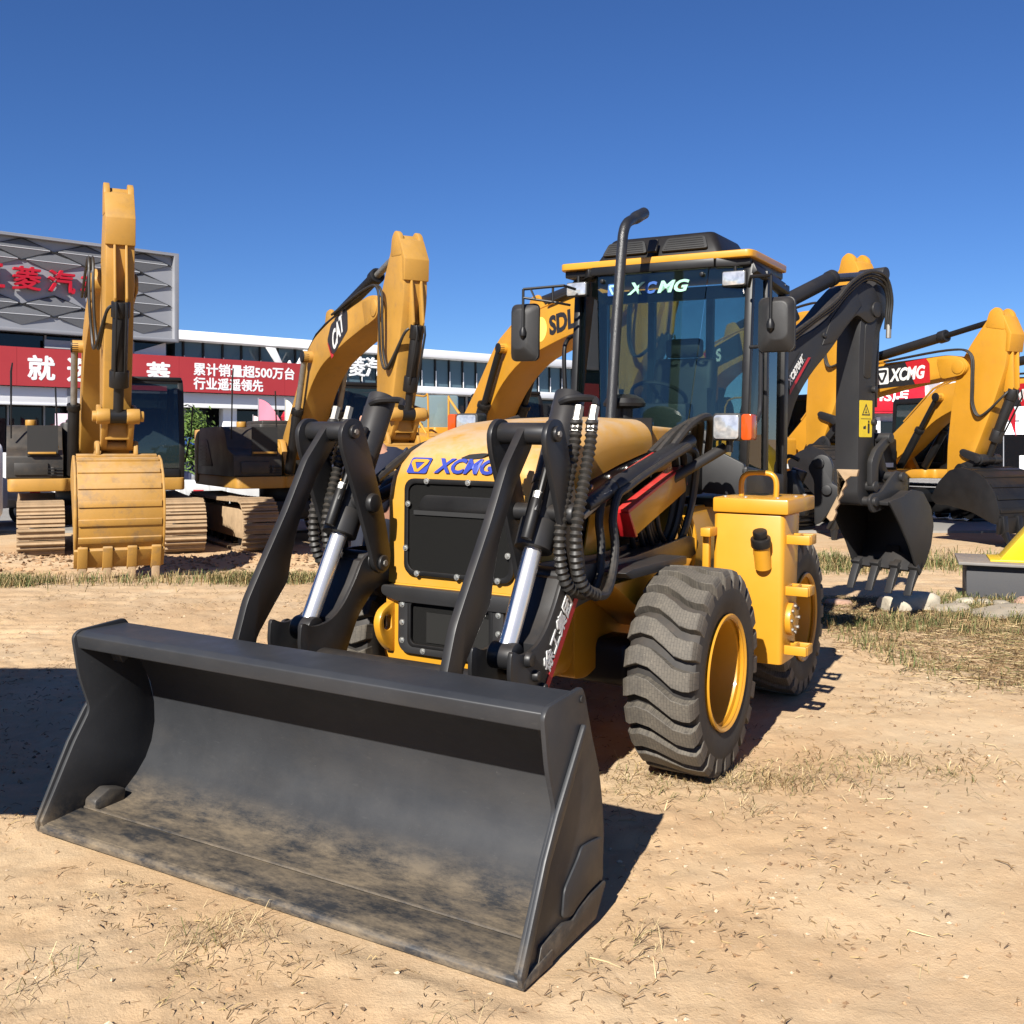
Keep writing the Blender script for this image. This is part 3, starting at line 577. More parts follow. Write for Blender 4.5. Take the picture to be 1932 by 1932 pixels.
# ---- side tanks with steps and filler
for sg in (-1, 1):
    body = [(-.755, 1.285), (-.755, .445), (-1.25, .445), (-1.30, .60), (-1.30, 1.285)]
    tk = MB().prism(rrect(.29, .415, .03, 3, (-.90, .945 * sg)), .445, 1.287, 'z', rrect(.34, .415, .03, 3, (-.925, .952 * sg))).build('side_tank', YEL, LD, bevel=.012, seg=2)
    MB().box((-1.03, .965 * sg, 1.335), (.585, .440, .086)).build('tank_lid', YEL, tk, bevel=.012, seg=2)
    MB().tube(spl([(-1.0, .832 * sg, 1.375), (-1.0, .832 * sg, 1.46), (-1.0, .855 * sg, 1.502), (-1.0, .90 * sg, 1.515), (-1.0, .97 * sg, 1.515), (-1.0, 1.018 * sg, 1.502), (-1.0, 1.04 * sg, 1.46), (-1.0, 1.04 * sg, 1.375)], 5), .0165, 12).build('handle', YEL, tk)
    for px_ in ((-.80, .80), (-.80, .92), (-.82, 1.10), (-1.05, 1.14), (-1.25, 1.14)):
        MB().cyl((px_[0], px_[1] * sg, 1.377), (px_[0], px_[1] * sg, 1.386), .011, n=8).build('bolt', BOLT, tk)
    fl = MB().cyl((-.745, 1.046 * sg, .99), (-.695, 1.046 * sg, 1.13), .046, n=22).build('filler_neck', YEL, tk)
    MB().cyl((-.700, 1.046 * sg, 1.115), (-.682, 1.046 * sg, 1.165), .056, n=22).cyl((-.682, 1.046 * sg, 1.165), (-.666, 1.046 * sg, 1.205), .040, n=22).build('filler_cap', BLK, fl, bevel=.006)
    for z in (1.15, .86, .525):
        yb = 1.15 + (z - .8) * .02
        sp_ = MB()
        for dx in (-.82, -.95): sp_.box((dx, (yb + .06) * sg, z), (.022, .14, .052))
        for dy in (.0, .055, .125): sp_.box((-.885, (yb + dy) * sg, z), (.108, .016, .052))
        sp_.build('step', YEL, tk, bevel=.004)
    fc = MB().cyl((-.90, 1.14 * sg, .69), (-.90, 1.185 * sg, .69), .095, n=28).build('tank_flange', YEL, tk, bevel=.006)
    for k in range(8):
        a = R(45 * k); MB().cyl((-.90 + .075 * math.cos(a), 1.185 * sg, .69 + .075 * math.sin(a)), (-.90 + .075 * math.cos(a), 1.196 * sg, .69 + .075 * math.sin(a)), .010, n=6).build('bolt', STEEL, fc)
    MB().box((-.70, .74 * sg, 1.18), (.13, .06, .05)).box((-.72, .72 * sg, 1.05), (.04, .04, .30)).build('tank_bracket', YEL, tk, bevel=.006)

# ---- wheels
def tyre_mat():
    m, nt, b = new_mat('tread_rubber'); v = objvec(nt)
    n1 = noise(nt, v, 7, 6, .7); c = mixc(nt, mrange(nt, n1, .35, .68), (.056, .049, .040), (.125, .108, .084))
    c = mixc(nt, mrange(nt, noise(nt, v, 90, 2), .68, .75), c, (.22, .19, .145))
    w = N(nt, 'ShaderNodeTexBrick'); w.inputs['Scale'].default_value = 15; w.inputs['Mortar Size'].default_value = .022; w.inputs['Mortar Smooth'].default_value = .2; w.inputs['Color1'].default_value = (1, 1, 1, 1); w.inputs['Color2'].default_value = (1, 1, 1, 1); w.inputs['Mortar'].default_value = (0, 0, 0, 1)
    sx = N(nt, 'ShaderNodeSeparateXYZ'); cx = N(nt, 'ShaderNodeCombineXYZ'); nt.links.new(v, sx.inputs[0]); nt.links.new(sx.outputs[2], cx.inputs[0]); nt.links.new(sx.outputs[1], cx.inputs[1]); nt.links.new(cx.outputs[0], w.inputs[0])
    c = mixc(nt, mathn(nt, 'MULTIPLY', w.outputs[1], .6), c, (.03, .026, .022))
    nt.links.new(c, b.inputs['Base Color']); b.inputs['Roughness'].default_value = .75
    bump(nt, b, n1, .25, .006); return m
TRD = tyre_mat(); CARC = paint('tyre_rubber', (.019, .017, .0155), .65, .3, 6, dust=.10, grime=.1)
NL, RO, HW = 22, .540, .205
prof = [(.285, -.16), (.30, -.185), (.36, -.205), (.43, -.207), (.470, -.195), (.486, -.165), (.492, -.08), (.494, 0), (.492, .08), (.486, .165), (.470, .195), (.43, .207), (.36, .205), (.30, .185), (.285, .16)]
tyre_me = MB().lathe(prof, (0, 0, 0), 'y', 64, True).mesh('wheel', CARC, angle=40)
def lug_mesh():
    ys = [-.205, -.17, -.12, -.05, .03, .09, .15, .188, .205]
    of = [-.004, .012, .028, .016, -.030, -.070, -.082, -.080, -.076]
    mb = MB(); vs = []
    for y, o in zip(ys, of):
        ro = RO - (.006 * (abs(y) / .2) ** 2) - (.03 if abs(y) > .2 else 0); ri = .49 - (.035 if abs(y) > .18 else 0) - (.03 if abs(y) > .2 else 0)
        ht, hb = .047, .054
        for s, rr, h in ((-1, ri, hb), (-1, ro, ht), (1, ro, ht), (1, ri, hb)):
            a = (o + s * h) / RO
            vs.append((rr * math.cos(a), y, rr * math.sin(a)))
    k = len(ys)
    fs = [(i * 4 + j, i * 4 + j + 1, i * 4 + j + 5, i * 4 + j + 4) for i in range(k - 1) for j in range(3)] + [(0, 1, 2, 3), tuple((k - 1) * 4 + j for j in (3, 2, 1, 0))]
    return mb.add(vs, fs).mesh('tread_lug', TRD, bevel=.003, seg=1, angle=20)
lug_me = lug_mesh()
rim_me = MB().lathe([(.278, .20), (.300, .200), (.302, .178), (.285, .168), (.268, .165), (.258, .11), (.250, .04), (.240, -.06), (.225, -.10), (.12, -.115), (.115, -.07), (.05, -.06), (.001, -.06)], (0, 0, 0), 'y', 48, caps=False).mesh('rim', YEL, bevel=.0, angle=30)
ring_me = MB().lathe([(.284, .176), (.300, .186), (.306, .203), (.300, .210), (.290, .205), (.278, .19)], (0, 0, 0), 'y', 48, True).mesh('rim_ring', YEL)
nut_me = MB().cyl((0, -.035, 0), (0, .0, 0), .016, n=6).mesh('wheel_nut', STEEL)
for x, y, sg in ((.07, .945, 1), (.07, -.945, -1), (-1.80, .84, 1), (-1.80, -.84, -1)):
    wh = link('wheel', tyre_me, LD, (x, y, .566 if x > 0 else .55), (0, random.uniform(0, 1), 0 if sg > 0 else math.pi)); wh.scale = (.945, .86, .945)
    for k in range(NL): link('tread_lug', lug_me, wh, rot=(0, 2 * math.pi * k / NL, 0))
    link('rim', rim_me, wh); link('rim_ring', ring_me, wh)
    for k in range(10):
        a = 2 * math.pi * k / 10; link('wheel_nut', nut_me, wh, (.165 * math.cos(a), -.085, .165 * math.sin(a)))

# ---- the backhoe at the rear, swung a little to the machine's left
BF = Matrix.Translation((-2.9, .15, 0)) @ Matrix.Rotation(R(160), 4, 'Z')   # local u outward, v to the right hand seen from the pivot, z up
def bh(name, mb, mat, bevel=.006, parent=LD, **k):
    o = mb.build(name, mat, parent, bevel=bevel, **k); o.matrix_local = BF if parent == LD else Matrix.Identity(4); return o
boom = rpoly([(.05, 1.25), (.18, 1.75), (.32, 2.15), (.44, 2.37), (.63, 2.53), (.88, 2.62), (1.06, 2.72), (1.27, 2.90), (1.5, 3.07), (1.72, 3.09), (1.87, 2.96), (1.85, 2.80), (1.70, 2.72), (1.5, 2.80), (1.32, 2.66), (1.11, 2.465), (.84, 2.26), (.63, 2.04), (.48, 1.7), (.36, 1.35), (.30, 1.15), (.12, 1.12)], [.05, .1, .1, .08, .1, .1, .1, .1, .08, .08, .08, .08, .08, .06, .1, .12, .12, .12, .1, .05, .06, .06])
bo = bh('boom', MB().prism(boom, -.135, .135), GREY2, .006)
bh('boom_plate', MB().prism([(.98, 2.50), (1.10, 2.72), (1.32, 2.92), (1.46, 3.02), (1.56, 2.88), (1.34, 2.70), (1.14, 2.53)], -.143, .143), GREY2, .003, bo)
for q_ in ((.70, 2.38), (1.0, 2.58)): bh('grease_boss', MB().cyl((q_[0], -.135, q_[1]), (q_[0], -.152, q_[1]), .022, n=12), GREY2, .003, bo)
stk = rpoly([(1.575, 1.22), (1.575, 2.55), (1.60, 2.80), (1.72, 2.98), (1.94, 3.23), (2.01, 3.24), (2.05, 3.16), (2.07, 2.95), (1.90, 2.68), (1.845, 2.40), (1.83, 1.20), (1.76, 1.12), (1.63, 1.12)], [.03, .1, .05, .05, .04, .04, .04, .06, .08, .1, .04, .04, .04])
sk = bh('dipper_stick', MB().prism(stk, -.115, .115), GREY2, .006)
bh('stick_rib', MB().prism(rpoly([(1.64, 2.25), (1.66, 2.72), (1.86, 2.98), (1.92, 2.93), (1.80, 2.62), (1.76, 2.25)], .04), -.122, .122), GREY2, .003, sk)
for z in (2.15, 1.86): bh('stick_boss', MB().cyl((1.80, -.11, z), (1.80, -.15, z), .03, n=14), GREY2, .004, sk)
dc = bh('dipper_cylinder', MB().cyl((.55, 0, 2.80), (1.30, 0, 3.10), .065, n=22).cyl((1.27, 0, 3.088), (1.33, 0, 3.112), .072, n=22), CABG, .004)
bh('cylinder_rod', MB().cyl((1.30, 0, 3.10), (1.97, 0, 3.20), .038, n=18), paint('dull_rod', (.10, .11, .14), .25, .1, 5, metal=.7), .0, dc)
for s_ in (-1, 1): bh('cylinder_mount', MB().prism(rpoly([(.42, 2.55), (.50, 2.88), (.62, 2.86), (.74, 2.70)], .03), .06 * s_, .09 * s_), GREY2, .004, dc)
bh('pin_eye', MB().cyl((1.97, -.13, 3.20), (1.97, .13, 3.20), .06, n=22), GREY2, .006, dc)
bh('joint_pin', MB().cyl((1.80, -.15, 2.86), (1.80, .15, 2.86), .07, n=22), GREY2, .006, bo)
for i, v_ in enumerate((.15, .17, .19)):
    v_ = -v_; h_ = hose([(.46, v_, 2.46 + .04 * i), (.85, v_, 2.68 + .03 * i), (1.10, v_, 2.80 + .04 * i), (1.32, v_, 2.96 + .045 * i), (1.60, v_, 3.11 + .03 * i), (1.86, v_, 3.09 + .03 * i), (1.96, v_, 2.98), (1.98, v_ + .02, 2.80), (1.99, v_ + .03, 2.70)], .016, 'hydraulic_hose', LD, 0, 6, n=8); h_.matrix_local = BF
bh('hose_fitting', MB().cyl((1.99, -.15, 2.74), (1.985, -.15, 2.62), .024, n=8), STEEL, 0, sk)
# bucket linkage and digging bucket (hangs below the stick, mouth towards the loader)
for s_ in (-1, 1): lk1 = bh('bucket_link', MB().prism(rpoly([(1.93, 1.72), (1.99, 1.75), (2.02, 1.70), (1.86, 1.58), (1.80, 1.48), (1.80, 1.30), (1.74, 1.24), (1.69, 1.30), (1.69, 1.52), (1.76, 1.62)], .03), .135 * s_, .185 * s_), GREY2, .006)
for q_ in ((1.745, 1.29), (1.98, 1.72)): bh('link_pin', MB().cyl((q_[0], -.2, q_[1]), (q_[0], .2, q_[1]), .048, n=18), GREY2, .006, lk1)
lk2 = bh('tipping_link', MB().prism(rpoly([(1.92, 1.74), (2.02, 1.74), (2.14, 1.46), (2.20, 1.36), (2.12, 1.30), (2.04, 1.36)], .03), -.06, .06), GREY2, .006)
bh('bucket_cylinder', MB().cyl((2.0, 0, 2.86), (1.97, 0, 2.0), .05, n=18).cyl((1.97, 0, 2.02), (1.97, 0, 1.74), .03, n=14), CABG, .004)
sh_o = [(1.74, 1.16), (1.95, 1.19), (2.12, 1.25), (2.30, 1.22), (2.44, 1.08), (2.49, .92), (2.45, .74), (2.37, .60), (2.27, .50)]
sh_i = [(2.255, .515), (2.345, .615), (2.42, .75), (2.455, .92), (2.41, 1.06), (2.285, 1.18), (2.12, 1.21), (1.96, 1.16), (1.745, 1.13)]
bk = bh('digging_bucket', MB().prism(sh_o + sh_i, -.31, .31), GREY2, .003, angle=50)
sd = rpoly([(1.735, 1.165), (1.95, 1.20), (2.12, 1.262), (2.305, 1.235), (2.455, 1.085), (2.505, .92), (2.465, .735), (2.38, .59), (2.275, .49), (2.20, .57), (2.10, .74), (1.93, .95)], .02)
bh('bucket_side', MB().prism(sd, .31, .33), GREY2, .004, bk); bh('bucket_side', MB().prism(sd, -.33, -.31), GREY2, .004, bk)
ed = [(-.33, .515), (-.33, .60), (-.22, .64), (-.08, .67), (-.06, .72), (.06, .72), (.08, .67), (.22, .64), (.33, .60), (.33, .515)]
le = MB().add([(2.262 + (z - .49) * .62 - .03, v, z) for v, z in ed] + [(2.262 + (z - .49) * .62, v, z - .02) for v, z in ed], [tuple(range(10)), tuple(range(19, 9, -1))] + [(i, (i + 1) % 10, 10 + (i + 1) % 10, 10 + i) for i in range(10)])
bh('bucket_lip', le, GREY2, .003, bk)
for v in (-.29, -.10, .095, .29):
    bh('tooth', MB().prism([(2.30, .60), (2.33, .555), (2.225, .43), (2.135, .30), (2.115, .305), (2.17, .43), (2.24, .56)], v - .035, v + .035, 'y').box((2.25, v, .53), (.10, .09, .05), (0, 50, 0)), GREY2, .006, bk)
for v in (-.20, .20):
    bh('hinge_plate', MB().prism(rpoly([(1.60, 1.18), (1.66, 1.23), (1.80, 1.24), (1.95, 1.36), (2.05, 1.43), (2.24, 1.39), (2.26, 1.25), (2.1, 1.18), (1.80, 1.08), (1.66, 1.06)], .04), v - .015, v + .015), GREY2, .004, bk)
for q_ in ((1.69, 1.16), (2.13, 1.37)): bh('hinge_pin', MB().cyl((q_[0], -.24, q_[1]), (q_[0], .24, q_[1]), .042, n=18), GREY2, .006, bk)
# stabilisers folded up beside the boom foot, swing post
MB().box((-2.85, .0, .98), (.22, 1.25, .50)).build('rear_crossbeam', GREY2, LD, bevel=.02)
MB().cyl((-2.95, .15, .80), (-2.95, .15, 1.45), .14, n=24).box((-2.85, .15, 1.25), (.3, .35, .3)).build('swing_post', GREY2, LD, bevel=.01)
for sg in (-1, 1):
    o = .0
    lg_ = MB().prism(rpoly([(.78 * sg, 1.56), (.83 * sg, 1.60), (.90 * sg, 1.58), (.93 * sg, 1.50), (.92 * sg, 1.38), (.97 * sg, 1.36), (.99 * sg, 1.28), (.84 * sg, 1.08), (.80 * sg, 1.06), (.79 * sg, 1.40), (.74 * sg, 1.49)], .03), -2.92, -2.86, 'x').build('stabiliser_leg', GREY2, LD, bevel=.006)
    for y, z in ((.83, 1.53), (.89, 1.33)): MB().cyl((-2.86, y * sg, z), (-2.835, y * sg, z), .038, n=18).build('pin_head', GREY2, lg_, bevel=.005)
    pad = [(.80 * sg, 1.10), (.86 * sg, 1.09)]
    zz = [(.865, 1.11), (.885, 1.16), (.878, 1.19), (.905, 1.23), (.90, 1.26), (.93, 1.30), (.925, 1.33), (.955, 1.37), (.95, 1.41), (.985, 1.44)]
    MB().prism([((y + .085) * sg, z) for y, z in [(.815, 1.13), (.845, 1.10)] + zz + [(1.03, 1.44), (1.04, 1.49), (.885, 1.49), (.895, 1.42), (.945, 1.40)]], -2.855, -2.80, 'x').build('stabiliser_pad', MUDST, lg_, bevel=.004)
    MB().tube([(-2.80, .60 * sg, 1.20), (-2.80, .70 * sg, 1.48)], .06, 18).build('stabiliser_cylinder', BLK, LD, bevel=.01)
    MB().tube(spl([(-2.78, .55 * sg, 1.52), (-2.78, .62 * sg, 1.58), (-2.78, .70 * sg, 1.55)], 5), .016, 8).build('hydraulic_hose', RUB, LD)
MB().box((-2.70, .64, 1.36), (.16, .18, .20), (20, 0, 0)).box((-2.68, .52, 1.30), (.10, .10, .24), (25, 0, 0)).box((-2.70, .74, 1.22), (.14, .10, .16)).build('valve_block', BLK, LD, bevel=.02)

# ---- lettering and emblems on the loader
def emblem(o, right, up, size, fg, bgc, parent, sh=.0, name='emblem', asp=1.):
    """rounded square with a hollow downward triangle"""
    def k(pts): return [((x * asp + y * sh) * size, y * size) for x, y in pts]
    a = decal(k(rrect(1, 1, .1, 3)), o, right, up, bgc, parent, name)
    b = MB()
    out = [(-.42, .34), (-.28, .40), (.28, .40), (.42, .34), (.40, .12), (.10, -.40), (-.10, -.40), (-.40, .12)]
    inn = [(-.24, .20), (-.2, .22), (.2, .22), (.24, .20), (.22, .16), (.03, -.22), (-.03, -.22), (-.22, .16)]
    b.ring(k(out), k(inn), .0028, .0045, 'z')
    ob = b.build('emblem_mark', fg, parent); ob.matrix_local = frame(o, right, up); return a, ob
UPH = Vector((-.30, 0, 1))
def on_hood(o, yc, zc, off):
    me = o.data; n = len(me.vertices); c = np.empty(n * 3); me.vertices.foreach_get('co', c); c = c.reshape(-1, 3); w = c[:, 2] - c[:, 2].min(); z = zc + c[:, 1] * .93
    me.vertices.foreach_set('co', np.stack([np.interp(z - .011, (1.50, 1.525, 1.56, 1.612, 1.665), (.766, .766, .761, .735, .66)) + off + w, yc + c[:, 0], z], -1).ravel()); me.update(); o.matrix_local = Matrix.Identity(4)
on_hood(lettering('XCMG', (0, 0, 0), (1, 0, 0), (0, 1, 0), BLUE, hood, w=.36, h=.080, bold=.035, shear=.32), .015, 1.572, .006)
for k_, o_ in enumerate(emblem((0, 0, 0), (1, 0, 0), (0, 1, 0), .084, YEL, BLUE, hood, .3, asp=1.45)): on_hood(o_, -.258, 1.570, .006 + .004 * k_)
WSN = Vector((-.12, 0, 1.1))
lettering('X', (-1.548, -.105, 2.735), (0, 1, 0), WSN, MINT, ws, w=.13, h=.085, bold=.03, shear=.25)
lettering('C', (-1.548, .005, 2.735), (0, 1, 0), WSN, NAVYB, ws, w=.085, h=.085, bold=.04, shear=.25)
lettering('MG', (-1.548, .165, 2.735), (0, 1, 0), WSN, MINT, ws, w=.225, h=.085, bold=.035, shear=.25)
emblem((-1.546, -.275, 2.735), (0, 1, 0), WSN, .085, MINT, NAVYB, ws, 0)
# model name on the boom
def on_boom(p): return (p[0], p[1], p[2])
dk = Vector((.66, 0, .75)); du = Vector((-.75, 0, .66))
DP = Vector((.60, -.1425, 2.265))
decal([(-.17, -.05), (.20, -.05), (.17, .055), (-.17, .055)], DP, dk, du, DECB, bo, 'model_decal')
decal([(-.20, -.078), (.225, -.078), (.20, -.05), (-.17, -.05)], DP, dk, du, DECR, bo, 'decal_stripe')
lettering('XC870HK', DP + dk * .01 + Vector((0, -.0035, 0)), dk, du, WHITE, bo, w=.31, h=.06, bold=.03, shear=.2)
dst = decal(rrect(.20, .325, .008, 2), (1.690, -.1155, 1.89), (1, 0, 0), (0, 0, 1), DECY, sk, 'warning_decal')
b_ = MB().ring([(-.065, .03), (.065, .03), (0, .135)], [(-.048, .04), (.048, .04), (0, .115)], .003, .0045, 'z').prism([(-.006, .055), (.006, .055), (.004, .09), (-.004, .09)], .003, .0045, 'z').prism([(-.02, .05), (.02, .05), (.02, .056), (-.02, .056)], .003, .0045, 'z').prism(rrect(.03, .09, .01, 2, (.045, -.085)), .003, .0045, 'z').prism(circ((.045, -.025), .012, 12), .003, .0045, 'z').prism([(-.04, -.07), (.0, -.06), (.0, -.09), (-.04, -.09)], .003, .0045, 'z').prism([(-.08, -.002), (.08, -.002), (.08, .002), (-.08, .002)], .003, .0045, 'z')
o_ = b_.build('warning_symbol', DECB, sk); o_.matrix_local = frame((1.690, -.1155, 1.89), (1, 0, 0), (0, 0, 1))
# maker's name in Chinese up the left arm
ar, au = Vector((-.615, 0, .79)), Vector((.79, 0, .615))
AP = Vector((1.005, .6645, .87))
decal([(-.23, -.075), (.24, -.075), (.24, -.04), (-.23, -.04)], AP, ar, au, DECR, LD, 'arm_decal')
lettering('徐工集团', AP + au * .0, ar, au, WHITE, LD, w=.36, h=.085, bold=.02, shear=.15, ext=.0035)
lettering('支撑防护', (-.2, .5, 1.6), (-.96, 0, .28), (.28, 0, .96), WHITE, LD, w=.2, h=.04, ext=.002) if False else None
# ------------------------------------------------------------------ ground
NRM = Vector((MR[0][2], MR[1][2], MR[2][2]))
def sstep(a, b, x): t = np.clip((x - a) / (b - a), 0, 1); return t * t * (3 - 2 * t)
def vnoise(x, y, seed):
    r = np.random.default_rng(seed).random((257, 257))
    xi = np.floor(x).astype(int); yi = np.floor(y).astype(int); fx = x - xi; fy = y - yi
    fx = fx * fx * (3 - 2 * fx); fy = fy * fy * (3 - 2 * fy)
    a = r[xi % 256, yi % 256]; b = r[(xi + 1) % 256, yi % 256]; c = r[xi % 256, (yi + 1) % 256]; d = r[(xi + 1) % 256, (yi + 1) % 256]
    return (a * (1 - fx) + b * fx) * (1 - fy) + (c * (1 - fx) + d * fx) * fy - .5
def ground_z(x, y):
    x = np.asarray(x, float); y = np.asarray(y, float)
    xc = np.clip(x, -5, 5); yc = np.clip(y, 0, 30)
    z = ML.z + .012 - (NRM.x * (xc - ML.x) + NRM.y * (yc - ML.y)) / NRM.z
    lx_ = (x - ML.x) * MR[0][0] + (y - ML.y) * MR[1][0]; z = z + .038 * (1 - sstep(.85, 1.5, lx_))
    z = z * (1 - sstep(9.0, 15.0, y)) * (1 - sstep(5, 9.5, np.abs(x)))
    # loose soil relief; flattened on the driven patch at the right and under the bucket
    lx = (x - ML.x) * MR[0][0] + (y - ML.y) * MR[1][0]; ly = (x - ML.x) * MR[0][1] + (y - ML.y) * MR[1][1]
    bucket_ = sstep(1.45, 1.6, lx) * (1 - sstep(2.26, 2.38, lx)) * (1 - sstep(1.22, 1.35, np.abs(ly)))
    smooth = sstep(.2, 1.6, x - .15 * (y - 3)) * (1 - sstep(6.0, 7.2, y))
    rough = 1 - .55 * smooth
    r = vnoise(x * .9, y * .9, 1) * .030 + vnoise(x * 2.6 + 9, y * 2.6, 2) * .016
    r += rough * (vnoise(x * 7, y * 9, 3) * .016 + vnoise(x * 15, y * 19, 4) * .013 + np.abs(vnoise(x * 26, y * 31, 5)) * -.014 + vnoise(x * 34, y * 39, 6) * .006)
    berm = np.exp(-((y - 15.2 - .25 * x * 0) / .9) ** 2) * (x < -1.2) * .12 * (vnoise(x * 1.7, y * 2.5, 8) + .9)
    ruts = sstep(9, 10.5, y) * (1 - sstep(14, 15, y)) * (vnoise(x * 1.2 + y * .5, y * 6.5, 9)) * .030
    prints = sstep(7.4, 8.2, y) * (1 - sstep(10.3, 11, y)) * (1 - sstep(-1.2, -.4, x)) * np.clip(vnoise(x * 1.1, y * .7, 12) * 4 + .8, 0, 1) * np.sin((y + .12 * x + .25 * vnoise(x * 1.3, y * 1.3, 13)) * 2 * np.pi / .19) * .009
    fade = (1 - sstep(17.5, 20, y)) * (1 - sstep(8, 9.5, np.abs(x)))
    wheels = 0
    for wx, wy in ((.07, .925), (-1.8, .83), (.07, -.925), (-1.8, -.83)):
        wheels = wheels + np.exp(-(((lx - wx) / .30) ** 2 + ((ly - wy) / .28) ** 2))
    return z + r * fade * (1 - .75 * bucket_) * (1 - .8 * np.clip(wheels, 0, 1)) - .012 * bucket_ - .004 * np.clip(wheels, 0, 1) + (berm + ruts + prints) * fade
def gz(x, y): return float(ground_z(np.array([x]), np.array([y]))[0])
xs = np.concatenate([np.arange(-10, -5, .08), np.arange(-5, 5.4, .032), np.arange(5.4, 10.01, .08)]); xs[-1] = 10
ys = np.concatenate([np.arange(-3, 2, .12), np.arange(2, 8.5, .030), np.arange(8.5, 20.01, .05)]); ys[-1] = 20
X, Y = np.meshgrid(xs, ys); Z = ground_z(X, Y)
edge = (X <= xs[0]) | (X >= xs[-1]) | (Y <= ys[0]) | (Y >= ys[-1]); Z[edge] = 0
nv = X.size; co = np.stack([X, Y, Z], -1).reshape(-1, 3)
nx, ny = len(xs), len(ys)
idx = np.arange(nv).reshape(ny, nx)
q = np.stack([idx[:-1, :-1], idx[:-1, 1:], idx[1:, 1:], idx[1:, :-1]], -1).reshape(-1, 4)
far = np.array([(-900, -300, 0), (900, -300, 0), (900, 1500, 0), (-900, 1500, 0)], float)
c0, c1, c2, c3 = idx[0, 0], idx[0, -1], idx[-1, -1], idx[-1, 0]
rings = [list(idx[0, :]) + [nv + 1, nv], list(idx[:, -1]) + [nv + 2, nv + 1], list(idx[-1, ::-1]) + [nv + 3, nv + 2], list(idx[::-1, 0]) + [nv, nv + 3]]
me = bpy.data.meshes.new('ground')
me.from_pydata(np.concatenate([co, far]).tolist(), [], q.tolist() + [r[::-1] for r in rings])
def soil():
    m, nt, b = new_mat('sandy_soil'); v = objvec(nt)
    n0 = noise(nt, v, .55, 5, .6); n1 = noise(nt, v, 3.2, 7, .7); n2 = noise(nt, v, 26, 6, .7); n3 = noise(nt, v, 120, 4, .7)
    c = mixc(nt, mrange(nt, n0, .36, .64), (.425, .285, .158), (.50, .365, .222))
    c = mixc(nt, mrange(nt, noise(nt, v, 1.1, 4, .55), .48, .66, 0, .35), c, (.43, .335, .225))
    c = mixc(nt, mrange(nt, n1, .42, .70, 0, .5), c, (.40, .255, .14))
    c = mixc(nt, mrange(nt, n2, .56, .78, 0, .5), c, (.29, .185, .10))
    c = mixc(nt, mrange(nt, n2, .25, .42, .5, 0), c, (.56, .43, .29))
    c = mixc(nt, mrange(nt, n3, .63, .74, 0, .4), c, (.21, .135, .08))
    nt.links.new(c, b.inputs['Base Color']); b.inputs['Roughness'].default_value = .95; b.inputs['Specular IOR Level'].default_value = .15
    h = mathn(nt, 'ADD', mathn(nt, 'MULTIPLY', n2, 1.0), mathn(nt, 'MULTIPLY', n3, .45))
    bump(nt, b, h, .42, .02); return m
SOIL = soil(); me.materials.append(SOIL); me.polygons.foreach_set('use_smooth', [True] * len(me.polygons))
gr_o = link('ground', me, kind='structure')
def concrete_mat():
    m, nt, b = new_mat('yard_concrete'); v = objvec(nt); n1 = noise(nt, v, .5, 6); n2 = noise(nt, v, 6, 5)
    c = mixc(nt, mrange(nt, n1, .35, .65), (.20, .19, .17), (.27, .255, .225)); c = mixc(nt, mrange(nt, n2, .5, .7, 0, .4), c, (.20, .185, .165))
    nt.links.new(c, b.inputs['Base Color']); b.inputs['Roughness'].default_value = .85; return m
MB().box((-30, 75.5, .02), (120, 109, .06)).build('yard_pavement', concrete_mat(), kind='structure')

# ------------------------------------------------------------------ excavators
BOOM = [(-.20, -.06), (-.16, .22), (.55, 1.00), (1.12, 1.70), (1.5, 1.93), (1.95, 2.07), (2.4, 2.19), (4.0, 2.42), (4.32, 2.38), (4.45, 2.22), (4.38, 2.08), (4.0, 2.00), (2.98, 1.77), (1.87, 1.45), (1.25, 1.02), (.72, .33), (.2, -.16), (-.05, -.22)]
BR = [.1, .1, .3, .35, .3, .3, .2, .15, .12, .12, .1, .1, .3, .4, .4, .3, .1, .1]
STK = [(.42, .82), (.50, .96), (.62, 1.0), (.70, .90), (.86, .60), (.86, .05), (.66, -.75), (.44, -1.45), (.20, -2.1), (.06, -2.16), (-.08, -2.06), (-.13, -1.45), (-.12, -.6), (-.06, 0), (.16, .42)]
SR = [.05, .06, .06, .06, .08, .15, .2, .2, .08, .06, .08, .15, .2, .15, .15]
shoe_c = {}
def track_shoe(mat, w=.60):
    if (mat.name, w) not in shoe_c:
        shoe_c[(mat.name, w)] = MB().box((0, 0, .0), (.178, w, .022)).prism([(-.075, .011), (-.045, .011), (-.05, .05), (-.066, .05)], -w / 2, w / 2).prism([(.012, .011), (.042, .011), (.036, .046), (.02, .046)], -w / 2, w / 2).mesh('track_shoe', mat)
    return shoe_c[(mat.name, w)]
